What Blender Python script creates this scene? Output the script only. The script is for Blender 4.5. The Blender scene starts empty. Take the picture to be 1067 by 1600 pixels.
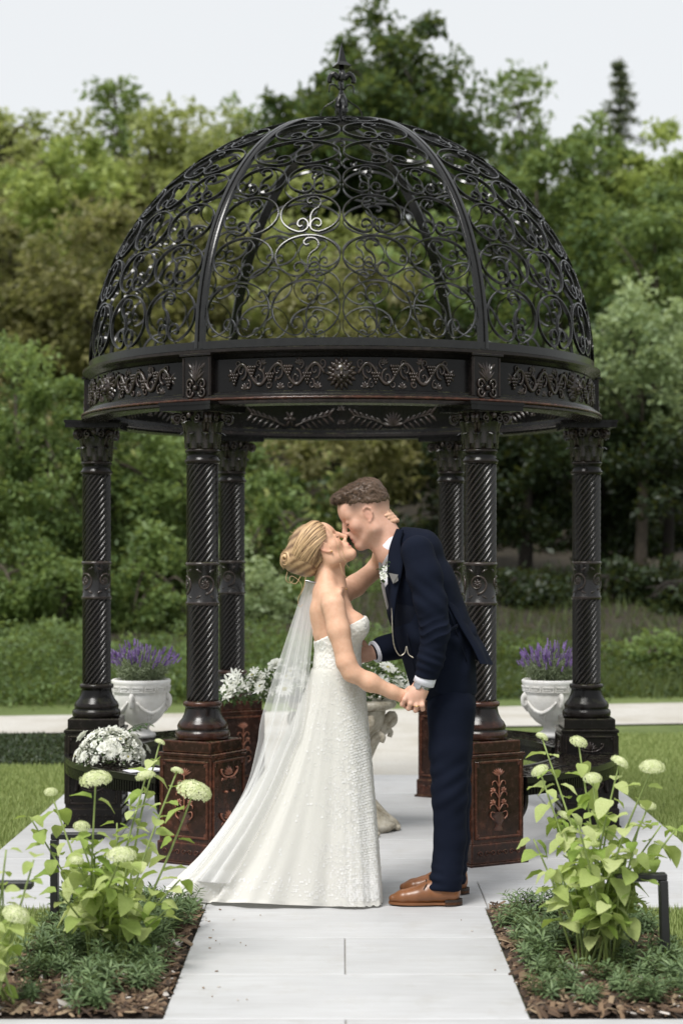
import bpy, math, random
import numpy as np
from mathutils import Vector, Matrix
PI = math.pi
rnd = random.Random(7)
nrg = np.random.default_rng(11)
scene = bpy.context.scene
COL = scene.collection

# ------------------------------------------------------------------ camera, sky, sun, exposure
F_PX, CX, HY, CAM_H = 2793.0, 533.5, 866.0, 1.4
cam_data = bpy.data.cameras.new("camera")
cam = bpy.data.objects.new("camera", cam_data); COL.objects.link(cam)
cam.location = (0, 0, CAM_H); cam.rotation_euler = (PI / 2, 0, 0)
cam_data.sensor_fit = 'VERTICAL'; cam_data.sensor_height = 36.0; cam_data.sensor_width = 24.0
cam_data.lens = F_PX / 1600 * 36.0
cam_data.shift_y = (HY - 800) / 1600.0
cam_data.clip_start = 0.1; cam_data.clip_end = 2000
cam_data.dof.use_dof = True; cam_data.dof.focus_distance = 7.35; cam_data.dof.aperture_fstop = 2.6
scene.camera = cam

SUN_EL, SUN_AZ = math.radians(58), math.radians(-150)     # azimuth from +Y towards +X: behind and left of the camera
world = bpy.data.worlds.new("World"); scene.world = world; world.use_nodes = True
wn = world.node_tree; wn.nodes.clear()
w_out = wn.nodes.new('ShaderNodeOutputWorld'); w_bg = wn.nodes.new('ShaderNodeBackground')
w_sky = wn.nodes.new('ShaderNodeTexSky'); w_sky.sky_type = 'NISHITA'; w_sky.sun_disc = False
w_sky.sun_elevation = SUN_EL; w_sky.sun_rotation = SUN_AZ
w_mul = wn.nodes.new('ShaderNodeMix'); w_mul.data_type = 'RGBA'; w_mul.blend_type = 'MIX'
w_mul.inputs[0].default_value = 0.93                       # an even overcast veil over the clear sky
w_mul.inputs[7].default_value = (4.80, 4.88, 4.92, 1)
wn.links.new(w_sky.outputs[0], w_mul.inputs[6]); wn.links.new(w_mul.outputs[2], w_bg.inputs[0])
w_bg.inputs[1].default_value = 0.105
wn.links.new(w_bg.outputs[0], w_out.inputs[0])
sun_data = bpy.data.lights.new("sun", 'SUN'); sun_data.energy = 2.2; sun_data.angle = math.radians(22)
sun_data.color = (1.0, 0.975, 0.94)
sun = bpy.data.objects.new("sun", sun_data); COL.objects.link(sun)
sd = Vector((math.sin(SUN_AZ) * math.cos(SUN_EL), math.cos(SUN_AZ) * math.cos(SUN_EL), math.sin(SUN_EL)))
sun.rotation_euler = sd.to_track_quat('Z', 'Y').to_euler()
sun.location = (-4, -4, 9)
vs = scene.view_settings
vs.view_transform = 'Standard'; vs.look = 'None'; vs.exposure = 0.82; vs.gamma = 1.0; vs.use_curve_mapping = False
scene.cycles.max_bounces = 7; scene.cycles.transparent_max_bounces = 14
scene.cycles.diffuse_bounces = 3; scene.cycles.glossy_bounces = 2; scene.cycles.transmission_bounces = 4

# ------------------------------------------------------------------ helpers
def P(px, py, dy=0.0, d0=7.2):
    """a point of the couple: photo pixel at depth d0 + dy"""
    d = d0 + dy
    return np.array([(px - CX) / F_PX * d, d, CAM_H - (py - HY) / F_PX * d])
def gx(px, d): return (px - CX) / F_PX * d
def gz(py, d): return CAM_H - (py - HY) / F_PX * d

def tag(o, label=None, cat=None, group=None, kind=None):
    if label: o['label'] = label
    if cat: o['category'] = cat
    if group: o['group'] = group
    if kind: o['kind'] = kind
    return o
def empty(name, loc=(0, 0, 0), rz=0.0, parent=None):
    o = bpy.data.objects.new(name, None); COL.objects.link(o)
    o.location = loc; o.rotation_euler = (0, 0, rz); o.empty_display_size = 0.1
    if parent: o.parent = parent
    return o
def thing(name, label, cat, loc=(0, 0, 0), rz=0.0, group=None):
    return tag(empty(name, loc, rz), label, cat, group)
def mesh_obj(name, verts, faces, mat, parent=None, smooth=True, off=None, col=None, mats=None, fmat=None):
    v = np.asarray(verts, dtype=np.float32).reshape(-1, 3)
    if off is not None: v = v - np.asarray(off, dtype=np.float32)
    me = bpy.data.meshes.new(name)
    if isinstance(faces, np.ndarray):
        n, k = faces.shape
        me.vertices.add(len(v)); me.vertices.foreach_set('co', v.ravel())
        me.loops.add(n * k); me.loops.foreach_set('vertex_index', faces.astype(np.int32).ravel())
        me.polygons.add(n)
        me.polygons.foreach_set('loop_start', np.arange(0, n * k, k, dtype=np.int32))
        me.update(calc_edges=True); me.validate()
    else:
        me.from_pydata(v.tolist(), [], faces)
    if smooth: me.polygons.foreach_set('use_smooth', np.ones(len(me.polygons), dtype=bool))
    if mats:
        for m in mats: me.materials.append(m)
        if fmat is not None: me.polygons.foreach_set('material_index', np.asarray(fmat, dtype=np.int32))
    elif mat: me.materials.append(mat)
    if col is not None:
        ca = me.color_attributes.new('Col', 'FLOAT_COLOR', 'POINT')
        c = np.ones((len(v), 4), dtype=np.float32); c[:, :3] = col
        ca.data.foreach_set('color', c.ravel())
    me.update()
    o = bpy.data.objects.new(name, me); COL.objects.link(o)
    if parent: o.parent = parent
    return o
def clone(o, parent=None, loc=None, rot=None, scale=None):
    c = o.copy(); COL.objects.link(c); c.parent = parent
    if loc is not None: c.location = loc
    if rot is not None: c.rotation_euler = rot
    if scale is not None: c.scale = scale
    return c
def clone_tree(o, parent=None, **kw):
    c = clone(o, parent, **kw)
    for ch in list(o.children): clone_tree(ch, c)
    return c

def frames(path, up=None, closed=False):
    p = np.asarray(path, float); n = len(p)
    if closed: t = np.roll(p, -1, 0) - np.roll(p, 1, 0)
    else: t = np.gradient(p, axis=0)
    t /= np.linalg.norm(t, axis=1)[:, None] + 1e-12
    N = np.zeros_like(p)
    if up is not None:
        u = np.asarray(up, float)
        if u.ndim == 1: u = np.tile(u, (n, 1))
        N = u - (u * t).sum(1)[:, None] * t
        bad = np.linalg.norm(N, axis=1) < 1e-5
        N[bad] = np.cross(t[bad], (0.3, 0.5, 0.8))
    else:
        a = np.array([0, 0, 1.0]) if abs(t[0][2]) < 0.9 else np.array([1.0, 0, 0])
        v = a - a.dot(t[0]) * t[0]; N[0] = v
        for i in range(1, n):
            v = v - v.dot(t[i]) * t[i]; v = v / (np.linalg.norm(v) + 1e-12); N[i] = v
    N /= np.linalg.norm(N, axis=1)[:, None] + 1e-12
    return p, t, N, np.cross(t, N)
class MB:
    def __init__(s): s.v = []; s.f = []; s.n = 0; s.m = []; s.cm = 0; s.c = []
    def add(s, v, f, col=None):
        v = np.asarray(v, float).reshape(-1, 3)
        s.v.append(v); s.f.extend([tuple(int(i) + s.n for i in q) for q in f]); s.m.extend([s.cm] * len(f)); s.n += len(v)
        s.c.append(np.tile(np.asarray(col if col is not None else (1, 1, 1), float), (len(v), 1)))
        return s
    def box(s, c, size, rz=0.0, rot=None, bev=0.0):
        c = np.asarray(c, float); h = np.asarray(size, float) / 2
        if bev > 0:
            b = min(bev, h.min() * .9)
            vs_, fs_ = [], []
            # bevelled box: 24 verts
            for sx in (-1, 1):
                for sy in (-1, 1):
                    for sz in (-1, 1):
                        vs_.append((sx * h[0], sy * (h[1] - b), sz * (h[2] - b)))
                        vs_.append((sx * (h[0] - b), sy * h[1], sz * (h[2] - b)))
                        vs_.append((sx * (h[0] - b), sy * (h[1] - b), sz * h[2]))
            def I(x, y, z, k): return ((x * 2 + y) * 2 + z) * 3 + k
            for x in (0, 1):
                q = [I(x, 0, 0, 0), I(x, 1, 0, 0), I(x, 1, 1, 0), I(x, 0, 1, 0)]; fs_.append(q if x else q[::-1])
            for y in (0, 1):
                q = [I(0, y, 0, 1), I(0, y, 1, 1), I(1, y, 1, 1), I(1, y, 0, 1)]; fs_.append(q if y else q[::-1])
            for z in (0, 1):
                q = [I(0, 0, z, 2), I(1, 0, z, 2), I(1, 1, z, 2), I(0, 1, z, 2)]; fs_.append(q if z else q[::-1])
            for x in (0, 1):
                for y in (0, 1):
                    q = [I(x, y, 0, 0), I(x, y, 0, 1), I(x, y, 1, 1), I(x, y, 1, 0)]; fs_.append(q if x == y else q[::-1])
                    q = [I(x, y, 0, 0), I(x, y, 0, 1), I(x, y, 0, 2)]; fs_.append(q[::-1] if x == y else q)
                    q = [I(x, y, 1, 0), I(x, y, 1, 1), I(x, y, 1, 2)]; fs_.append(q if x == y else q[::-1])
                for z in (0, 1):
                    q = [I(x, 0, z, 0), I(x, 1, z, 0), I(x, 1, z, 2), I(x, 0, z, 2)]; fs_.append(q if x == z else q[::-1])
            for y in (0, 1):
                for z in (0, 1):
                    q = [I(0, y, z, 1), I(0, y, z, 2), I(1, y, z, 2), I(1, y, z, 1)]; fs_.append(q if y == z else q[::-1])
            v = np.array(vs_)
        else:
            v = np.array([(x, y, z) for x in (-1, 1) for y in (-1, 1) for z in (-1, 1)], float) * h
            fs_ = [(0, 1, 3, 2), (4, 6, 7, 5), (0, 4, 5, 1), (2, 3, 7, 6), (0, 2, 6, 4), (1, 5, 7, 3)]
        if rot is not None: v = v @ np.asarray(rot).T
        elif rz:
            ca, sa = math.cos(rz), math.sin(rz); v = v @ np.array([[ca, sa, 0], [-sa, ca, 0], [0, 0, 1]])
        return s.add(v + c, fs_)
    def ibox(s, c, size, ins=.012, bev=.004):
        """box whose faces carry an extra loop near each edge, with a chamfer"""
        c = np.asarray(c, float); h = np.asarray(size, float) / 2
        for ax in range(3):
            u, w = (ax + 1) % 3, (ax + 2) % 3
            for sg in (-1, 1):
                def ln(q): i = min(ins, h[q] * .6); return np.array([-h[q] + bev, -h[q] + i, h[q] - i, h[q] - bev])
                A, B = np.meshgrid(ln(u), ln(w), indexing='ij'); V = np.zeros((4, 4, 3)); V[..., u] = A; V[..., w] = B; V[..., ax] = sg * h[ax]
                s.grid(V + c, flip=sg < 0)
                # chamfer strips towards +u and -u, +w and -w neighbours
                if ax < 2 or True:
                    for su in (-1, 1):
                        L = ln(w); V2 = np.zeros((2, 4, 3)); V2[0, :, ax] = sg * h[ax]; V2[0, :, u] = su * (h[u] - bev); V2[1, :, ax] = sg * (h[ax] - bev); V2[1, :, u] = su * h[u]; V2[:, :, w] = L
                        s.grid(V2 + c, flip=(sg * su < 0))
        return s
    def lathe(s, prof, seg=32, c=(0, 0, 0), a0=0.0, a1=2 * PI, cap=True):
        prof = np.asarray(prof, float); full = abs(a1 - a0 - 2 * PI) < 1e-6
        n = seg if full else seg + 1
        a = a0 + (a1 - a0) * np.arange(n) / seg
        v = np.stack([np.outer(prof[:, 0], np.cos(a)), np.outer(prof[:, 0], np.sin(a)), np.repeat(prof[:, 1:2], n, 1)], -1).reshape(-1, 3)
        f = []
        for i in range(len(prof) - 1):
            for j in range(seg):
                k = (j + 1) % n
                f.append((i * n + j, i * n + k, (i + 1) * n + k, (i + 1) * n + j))
        if cap and full:
            if prof[0, 0] > 1e-6: f.append(tuple(range(n - 1, -1, -1)))
            if prof[-1, 0] > 1e-6: f.append(tuple((len(prof) - 1) * n + j for j in range(n)))
        return s.add(v + np.asarray(c, float), f)
    def sweep(s, path, sec, up=None, closed=False, cap=True, scale=None, col=None):
        """sec: points (along normal, along binormal)"""
        p, t, N, B = frames(path, up, closed); n = len(p); sec = np.asarray(sec, float); k = len(sec)
        sc = np.ones(n) if scale is None else np.asarray(scale, float)
        v = p[:, None] + (N[:, None] * sec[None, :, :1] + B[:, None] * sec[None, :, 1:2]) * sc[:, None, None]
        f = []
        for i in range(n if closed else n - 1):
            a, b = i * k, ((i + 1) % n) * k
            for j in range(k):
                l = (j + 1) % k; f.append((a + j, a + l, b + l, b + j))
        if cap and not closed:
            f.append(tuple(range(k - 1, -1, -1))); f.append(tuple((n - 1) * k + j for j in range(k)))
        return s.add(v.reshape(-1, 3), f, col)
    def tube(s, path, r, seg=8, up=None, closed=False, cap=True, col=None):
        path = np.asarray(path, float)
        r = np.full(len(path), r) if np.isscalar(r) else np.asarray(r, float)
        a = np.arange(seg) * 2 * PI / seg
        return s.sweep(path, np.stack([np.cos(a), np.sin(a)], 1), up, closed, cap, r, col)
    def sphere(s, c, r, seg=10, rings=6, rot=None, col=None):
        r = np.asarray(r, float) * np.ones(3)
        v = [(0, 0, -1)]
        for i in range(1, rings):
            ph = -PI / 2 + PI * i / rings
            for j in range(seg):
                a = 2 * PI * j / seg; v.append((math.cos(ph) * math.cos(a), math.cos(ph) * math.sin(a), math.sin(ph)))
        v.append((0, 0, 1)); f = []
        for j in range(seg): f.append((0, 1 + (j + 1) % seg, 1 + j))
        for i in range(rings - 2):
            for j in range(seg):
                a = 1 + i * seg; b = a + seg; k = (j + 1) % seg; f.append((a + j, a + k, b + k, b + j))
        l = 1 + (rings - 2) * seg
        for j in range(seg): f.append((l + j, l + (j + 1) % seg, len(v) - 1))
        v = np.array(v) * r
        if rot is not None: v = v @ np.asarray(rot).T
        return s.add(v + np.asarray(c, float), f, col)
    def prism(s, poly, z0, z1, frame=None):
        """polygon (x,y) extruded z0..z1"""
        poly = np.asarray(poly, float); n = len(poly)
        v = np.concatenate([np.c_[poly, np.full(n, z0)], np.c_[poly, np.full(n, z1)]])
        f = [tuple(range(n - 1, -1, -1)), tuple(range(n, 2 * n))] + [(i, (i + 1) % n, n + (i + 1) % n, n + i) for i in range(n)]
        if frame is not None:
            M, o = frame; v = v @ np.asarray(M).T + np.asarray(o)
        return s.add(v, f)
    def grid(s, V, closed_u=False, closed_v=False, col=None, flip=False):
        V = np.asarray(V, float); nu, nv = V.shape[:2]; f = []
        for i in range(nu if closed_u else nu - 1):
            for j in range(nv if closed_v else nv - 1):
                a, b = i, (i + 1) % nu; c, d = j, (j + 1) % nv
                q = (a * nv + c, b * nv + c, b * nv + d, a * nv + d); f.append(q[::-1] if flip else q)
        return s.add(V.reshape(-1, 3), f, col)
    def map(s, fn):
        s.v = [fn(np.concatenate(s.v))]; s.c = [np.concatenate(s.c)]; return s
    def build(s, name, mat, parent=None, smooth=True, off=None, col=False, mats=None, sharp=None):
        o = mesh_obj(name, np.concatenate(s.v), s.f, mat, parent, smooth, off, np.concatenate(s.c) if col else None, mats, s.m if mats else None)
        if sharp is not None:
            o.data.set_sharp_from_angle(angle=math.radians(sharp))
        return o

def sstep(a, b, x):
    t = np.clip((np.asarray(x, float) - a) / (b - a), 0, 1); return t * t * (3 - 2 * t)
def catmull(pts, n):
    p = np.asarray(pts, float); p = np.concatenate([2 * p[:1] - p[1:2], p, 2 * p[-1:] - p[-2:-1]])
    m = len(p) - 3; t = np.linspace(0, m, n); i = np.minimum(t.astype(int), m - 1); u = (t - i)[:, None]
    a, b, c, d = p[i], p[i + 1], p[i + 2], p[i + 3]
    return .5 * (2 * b + (c - a) * u + (2 * a - 5 * b + 4 * c - d) * u ** 2 + (-a + 3 * b - 3 * c + d) * u ** 3)

# ------------------------------------------------------------------ implicit bodies (smooth union of tapered capsules, meshed by surface nets)
class SDF:
    def __init__(s, lo, hi, h):
        s.h = h; s.lo = np.asarray(lo, float); s.n = (np.ceil((np.asarray(hi, float) - s.lo) / h).astype(int) + 1)
        s.F = np.full(s.n, 1.0, dtype=np.float32)
    def _blk(s, lo, hi):
        a = np.maximum(np.floor((lo - s.lo) / s.h).astype(int), 0); b = np.minimum(np.ceil((hi - s.lo) / s.h).astype(int) + 1, s.n)
        if (b <= a).any(): return None
        ax = [(s.lo[i] + s.h * np.arange(a[i], b[i])).astype(np.float32) for i in range(3)]
        return (slice(a[0], b[0]), slice(a[1], b[1]), slice(a[2], b[2])), np.meshgrid(*ax, indexing='ij', sparse=True)
    def _mix(s, sl, d, k, op):
        A = s.F[sl]
        if op == 'sub':
            d = -d
            if k <= 0: s.F[sl] = np.maximum(A, d); return
            h = np.clip(.5 - .5 * (d - A) / k, 0, 1); s.F[sl] = d + (A - d) * h + k * h * (1 - h); return
        if k <= 0: s.F[sl] = np.minimum(A, d); return
        h = np.clip(.5 + .5 * (d - A) / k, 0, 1); s.F[sl] = d + (A - d) * h - k * h * (1 - h)
    def cap(s, a, b, ra, rb=None, k=0.02, op='add', sy=1.0):
        """tapered capsule, optionally stretched sy times in Y about its axis"""
        rb = ra if rb is None else rb; a = np.asarray(a, float); b = np.asarray(b, float); m = max(ra, rb) + k + 2 * s.h
        e = np.array([m, m * sy, m]); r = s._blk(np.minimum(a, b) - e, np.maximum(a, b) + e)
        if r is None: return s
        sl, (X, Y, Z) = r
        ba = b - a; ba2 = np.array([ba[0], ba[1] / sy, ba[2]]); L = float(ba2 @ ba2) + 1e-9
        x = X - a[0]; y = (Y - a[1]) / sy; z = Z - a[2]
        t = np.clip((x * ba2[0] + y * ba2[1] + z * ba2[2]) / L, 0, 1)
        d = np.sqrt((x - t * ba2[0]) ** 2 + (y - t * ba2[1]) ** 2 + (z - t * ba2[2]) ** 2) - (ra + (rb - ra) * t)
        s._mix(sl, d.astype(np.float32), k, op); return s
    def chain(s, pts, rs, k=0.02, op='add', sy=1.0):
        for i in range(len(pts) - 1): s.cap(pts[i], pts[i + 1], rs[i], rs[i + 1], k, op, sy)
        return s
    def ell(s, c, r, R=None, k=0.02, op='add'):
        c = np.asarray(c, float); r = np.asarray(r, float) * np.ones(3); m = r.max() + k + 2 * s.h
        q = s._blk(c - m, c + m)
        if q is None: return s
        sl, (X, Y, Z) = q; R = np.eye(3) if R is None else np.asarray(R)   # columns = local axes
        x, y, z = X - c[0], Y - c[1], Z - c[2]
        l = [R[0, i] * x + R[1, i] * y + R[2, i] * z for i in range(3)]
        k0 = np.sqrt(sum((l[i] / r[i]) ** 2 for i in range(3))); k1 = np.sqrt(sum((l[i] / r[i] ** 2) ** 2 for i in range(3))) + 1e-9
        s._mix(sl, (k0 * (k0 - 1) / k1).astype(np.float32), k, op); return s
    def half(s, p, n, k=0.0):
        """cut away the side the normal points to"""
        X, Y, Z = [(s.lo[i] + s.h * np.arange(s.n[i])).astype(np.float32) for i in range(3)]
        n = np.asarray(n, float); n /= np.linalg.norm(n)
        d = (X[:, None, None] - p[0]) * n[0] + (Y[None, :, None] - p[1]) * n[1] + (Z[None, None, :] - p[2]) * n[2]
        s._mix((slice(None),) * 3, -d.astype(np.float32), k, 'sub'); return s
    def disp(s, fn):
        X, Y, Z = [(s.lo[i] + s.h * np.arange(s.n[i])) for i in range(3)]
        idx = np.argwhere(np.abs(s.F) < 0.05)
        p = s.lo + idx * s.h
        s.F[tuple(idx.T)] += fn(p).astype(np.float32); return s
    def mesh(s):
        F = s.F; S = F < 0
        c = sum(S[a:S.shape[0] - 1 + a, b:S.shape[1] - 1 + b, d:S.shape[2] - 1 + d].astype(np.int8) for a in (0, 1) for b in (0, 1) for d in (0, 1))
        act = np.argwhere((c > 0) & (c < 8)); idx = -np.ones(c.shape, dtype=np.int32); idx[tuple(act.T)] = np.arange(len(act))
        cor = [(a, b, d) for a in (0, 1) for b in (0, 1) for d in (0, 1)]
        val = [F[act[:, 0] + o[0], act[:, 1] + o[1], act[:, 2] + o[2]] for o in cor]
        acc = np.zeros((len(act), 3)); cnt = np.zeros(len(act))
        for i in range(8):
            for j in range(i + 1, 8):
                if sum(abs(cor[i][q] - cor[j][q]) for q in range(3)) != 1: continue
                m = (val[i] < 0) != (val[j] < 0); t = np.where(m, val[i] / (val[i] - val[j] + 1e-12), 0)
                p = np.asarray(cor[i]) + t[:, None] * (np.asarray(cor[j]) - np.asarray(cor[i]))
                acc += np.where(m[:, None], p, 0); cnt += m
        V = s.lo + (act + acc / cnt[:, None]) * s.h
        Q = []
        for ax in range(3):
            u, w = (ax + 1) % 3, (ax + 2) % 3
            sl0 = [slice(None)] * 3; sl1 = [slice(None)] * 3; sl0[ax] = slice(0, -1); sl1[ax] = slice(1, None)
            e = np.argwhere(S[tuple(sl0)] != S[tuple(sl1)])
            e = e[(e[:, u] > 0) & (e[:, w] > 0) & (e[:, u] < F.shape[u] - 1) & (e[:, w] < F.shape[w] - 1)]
            def at(du, dw):
                q = e.copy(); q[:, u] += du; q[:, w] += dw; return idx[tuple(q.T)]
            q = np.stack([at(-1, -1), at(0, -1), at(0, 0), at(-1, 0)], 1)
            inside = S[tuple(e.T)]; q[~inside] = q[~inside][:, ::-1]
            Q.append(q)
        Q = np.concatenate(Q); Q = Q[(Q >= 0).all(1)]
        return V, Q
def smooth_mesh(V, Q, it=2, lam=0.5):
    E = np.concatenate([Q[:, [0, 1]], Q[:, [1, 2]], Q[:, [2, 3]], Q[:, [3, 0]]]); n = len(V)
    deg = np.bincount(E[:, 0], minlength=n) + np.bincount(E[:, 1], minlength=n)
    for _ in range(it):
        A = np.zeros_like(V)
        for q in range(3):
            A[:, q] = np.bincount(E[:, 0], V[E[:, 1], q], n) + np.bincount(E[:, 1], V[E[:, 0], q], n)
        V = V + lam * (A / np.maximum(deg, 1)[:, None] - V)
    return V
def wobble(p, f, seed=0.0):
    x, y, z = p[:, 0] * f, p[:, 1] * f, p[:, 2] * f
    return (np.sin(x + 1.7 * np.sin(.9 * y + seed) + .6 * z) + np.sin(1.3 * y + 1.4 * np.sin(1.1 * z + seed * 2) - .5 * x) + np.sin(1.1 * z + 1.6 * np.sin(.8 * x - seed) + .7 * y)) / 3

# ------------------------------------------------------------------ materials
def mat_new(name):
    m = bpy.data.materials.new(name); m.use_nodes = True; nt = m.node_tree; nt.nodes.clear()
    out = nt.nodes.new('ShaderNodeOutputMaterial'); b = nt.nodes.new('ShaderNodeBsdfPrincipled')
    nt.links.new(b.outputs[0], out.inputs[0]); return m, nt, b, out
def N(nt, t, **kw):
    n = nt.nodes.new(t)
    for k, v in kw.items(): setattr(n, k, v)
    return n
def setv(b, **kw):
    for k, v in kw.items():
        k = k.replace('_', ' ')
        if k in b.inputs: b.inputs[k].default_value = v if not (isinstance(v, tuple) and len(v) == 3) else (*v, 1)
def noise(nt, scale, detail=4, rough=.55, vec=None, dist=0.0, coord='Object'):
    n = N(nt, 'ShaderNodeTexNoise'); n.inputs['Scale'].default_value = scale; n.inputs['Detail'].default_value = detail
    n.inputs['Roughness'].default_value = rough; n.inputs['Distortion'].default_value = dist
    if vec is None:
        tc = N(nt, 'ShaderNodeTexCoord'); vec = tc.outputs[coord]
    nt.links.new(vec, n.inputs['Vector']); return n
def ramp(nt, src, stops):
    r = N(nt, 'ShaderNodeValToRGB'); e = r.color_ramp.elements
    while len(e) < len(stops): e.new(0.5)
    for q, (p, c) in zip(e, stops): q.position = p; q.color = (*c, 1) if len(c) == 3 else c
    nt.links.new(src, r.inputs[0]); return r
def mixc(nt, a, b, f, mode='MIX'):
    m = N(nt, 'ShaderNodeMix'); m.data_type = 'RGBA'; m.blend_type = mode
    for i, x in ((6, a), (7, b)):
        if isinstance(x, tuple): m.inputs[i].default_value = (*x, 1)
        else: nt.links.new(x, m.inputs[i])
    if isinstance(f, (int, float)): m.inputs[0].default_value = f
    else: nt.links.new(f, m.inputs[0])
    return m.outputs[2]
def bump(nt, b, h, strength=.3, dist=.01):
    n = N(nt, 'ShaderNodeBump'); n.inputs['Strength'].default_value = strength; n.inputs['Distance'].default_value = dist
    nt.links.new(h, n.inputs['Height']); nt.links.new(n.outputs[0], b.inputs['Normal']); return n

def m_simple(name, col, rough=.6, var=.15, scale=8, bmp=0.0, bscale=40, metal=0.0, spec=.5, col2=None, coord='Object'):
    m, nt, b, o = mat_new(name)
    n = noise(nt, scale, coord=coord); c = col2 or tuple(x * (1 - 2 * var) for x in col)
    r = ramp(nt, n.outputs['Fac'], [(.3, c), (.7, col)]); nt.links.new(r.outputs[0], b.inputs['Base Color'])
    setv(b, Roughness=rough, Metallic=metal); b.inputs['Specular IOR Level'].default_value = spec
    if bmp: bump(nt, b, noise(nt, bscale, 5, coord=coord).outputs['Fac'], bmp, .004)
    return m
def m_iron(name, copper, base=(.0075, .0068, .0070), edge=1.0, spec=.42, rlo=.2, rhi=.4, rub_glint_col=((.085, .024, .013), (.25, .085, .045))):
    m, nt, b, o = mat_new(name)
    geo = N(nt, 'ShaderNodeNewGeometry')
    mp = N(nt, 'ShaderNodeMapping'); tc = N(nt, 'ShaderNodeTexCoord'); nt.links.new(tc.outputs['Object'], mp.inputs[0]); mp.inputs['Scale'].default_value = (1, 1, .45)
    n1 = noise(nt, 7, 5, .6, vec=mp.outputs[0], dist=.5); n2 = noise(nt, 40, 4, .55); n4 = noise(nt, 160, 3, .6)
    pt = ramp(nt, geo.outputs['Pointiness'], [(.505, (0, 0, 0)), (.57, (1, 1, 1))])
    a = N(nt, 'ShaderNodeMath', operation='MULTIPLY'); nt.links.new(pt.outputs[0], a.inputs[0]); nt.links.new(n1.outputs['Fac'], a.inputs[1])
    sc = N(nt, 'ShaderNodeMath', operation='MULTIPLY'); nt.links.new(a.outputs[0], sc.inputs[0]); sc.inputs[1].default_value = edge * (.25 + 1.1 * copper)
    s = ramp(nt, n1.outputs['Fac'], [(.53, (0, 0, 0)), (.74, (copper * .6,) * 3)])
    t = N(nt, 'ShaderNodeMath', operation='ADD'); t.use_clamp = True; nt.links.new(sc.outputs[0], t.inputs[0]); nt.links.new(s.outputs[0], t.inputs[1])
    cu = ramp(nt, n2.outputs['Fac'], [(.3, rub_glint_col[0]), (.7, rub_glint_col[1])])  # copper rub; for shaft and relief, highlights put into the colour
    c = mixc(nt, base, cu.outputs[0], t.outputs[0])
    n3 = noise(nt, 14, 5, .7); sep = N(nt, 'ShaderNodeSeparateXYZ'); nt.links.new(geo.outputs['Normal'], sep.inputs[0])
    up = ramp(nt, sep.outputs[2], [(.4, (0, 0, 0)), (.9, (1, 1, 1))]); l = ramp(nt, n3.outputs['Fac'], [(.45, (0, 0, 0)), (.65, (.55, .55, .55))])
    lm = N(nt, 'ShaderNodeMath', operation='MULTIPLY'); nt.links.new(up.outputs[0], lm.inputs[0]); nt.links.new(l.outputs[0], lm.inputs[1])
    c = mixc(nt, c, (.10, .105, .05), lm.outputs[0])
    nt.links.new(c, b.inputs['Base Color'])
    rr = ramp(nt, n2.outputs['Fac'], [(.3, (rlo,) * 3), (.75, (rhi,) * 3)]); nt.links.new(rr.outputs[0], b.inputs['Roughness'])
    b.inputs['Specular IOR Level'].default_value = spec
    bump(nt, b, n4.outputs['Fac'], .18, .002)
    return m
def m_leaf_direct(name, trans=.45, rough=.55):
    m, nt, b, o = mat_new(name); at = N(nt, 'ShaderNodeAttribute', attribute_name='Col'); nt.links.new(at.outputs['Color'], b.inputs['Base Color']); setv(b, Roughness=rough); b.inputs['Specular IOR Level'].default_value = .3
    tr = N(nt, 'ShaderNodeBsdfTranslucent'); nt.links.new(at.outputs['Color'], tr.inputs[0]); mx = N(nt, 'ShaderNodeMixShader'); mx.inputs[0].default_value = trans
    nt.links.new(b.outputs[0], mx.inputs[1]); nt.links.new(tr.outputs[0], mx.inputs[2]); nt.links.new(mx.outputs[0], o.inputs[0]); return m
def m_leaf(name, dark, light, trans=.42, rough=.5, attr=True, spec=.35):
    """leaf colour from the per-leaf attribute Col.r, with translucency"""
    m, nt, b, o = mat_new(name)
    at = N(nt, 'ShaderNodeAttribute', attribute_name='Col')
    sep = N(nt, 'ShaderNodeSeparateColor'); nt.links.new(at.outputs['Color'], sep.inputs[0])
    r = ramp(nt, sep.outputs[0], [(0, dark), (1, light)])
    nt.links.new(r.outputs[0], b.inputs['Base Color']); setv(b, Roughness=rough); b.inputs['Specular IOR Level'].default_value = spec
    tr = N(nt, 'ShaderNodeBsdfTranslucent'); nt.links.new(mixc(nt, r.outputs[0], (.55, .6, .12), .25), tr.inputs[0])
    mx = N(nt, 'ShaderNodeMixShader'); mx.inputs[0].default_value = trans
    nt.links.new(b.outputs[0], mx.inputs[1]); nt.links.new(tr.outputs[0], mx.inputs[2]); nt.links.new(mx.outputs[0], o.inputs[0])
    return m
M = {}
GREYCU = ((.035, .024, .02), (.10, .072, .06))
M['iron'] = m_iron('black_iron', .10, (.0055, .005, .005), spec=.2, rlo=.15, rhi=.32, rub_glint_col=GREYCU)
M['iron_flat'] = m_iron('plain_black_iron', .06, (.0055, .005, .005), edge=0.0, spec=.2, rlo=.15, rhi=.32, rub_glint_col=GREYCU)
M['iron_cu'] = m_iron('copper_rubbed_iron', .62, (.0085, .0058, .0052), spec=.3, rlo=.16, rhi=.34, rub_glint_col=((.06, .02, .012), (.20, .068, .036)))
M['iron_mid'] = m_iron('brown_black_iron', .22, (.008, .0062, .006), spec=.3, rlo=.16, rhi=.32)
M['iron_shaft'] = m_iron('twisted_black_iron', .06, (.006, .0052, .0052), 1.0, .5, .14, .26, ((.05, .035, .03), (.12, .085, .07)))  # grey-brown tint puts the highlights of the ridges into the colour
M['relief'] = m_iron('dark_relief_iron', .22, (.008, .0068, .0065), 1.2, .45, .16, .32, ((.045, .03, .025), (.14, .095, .08)))  # lighter grey-brown on raised parts, highlights put into the colour
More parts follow.
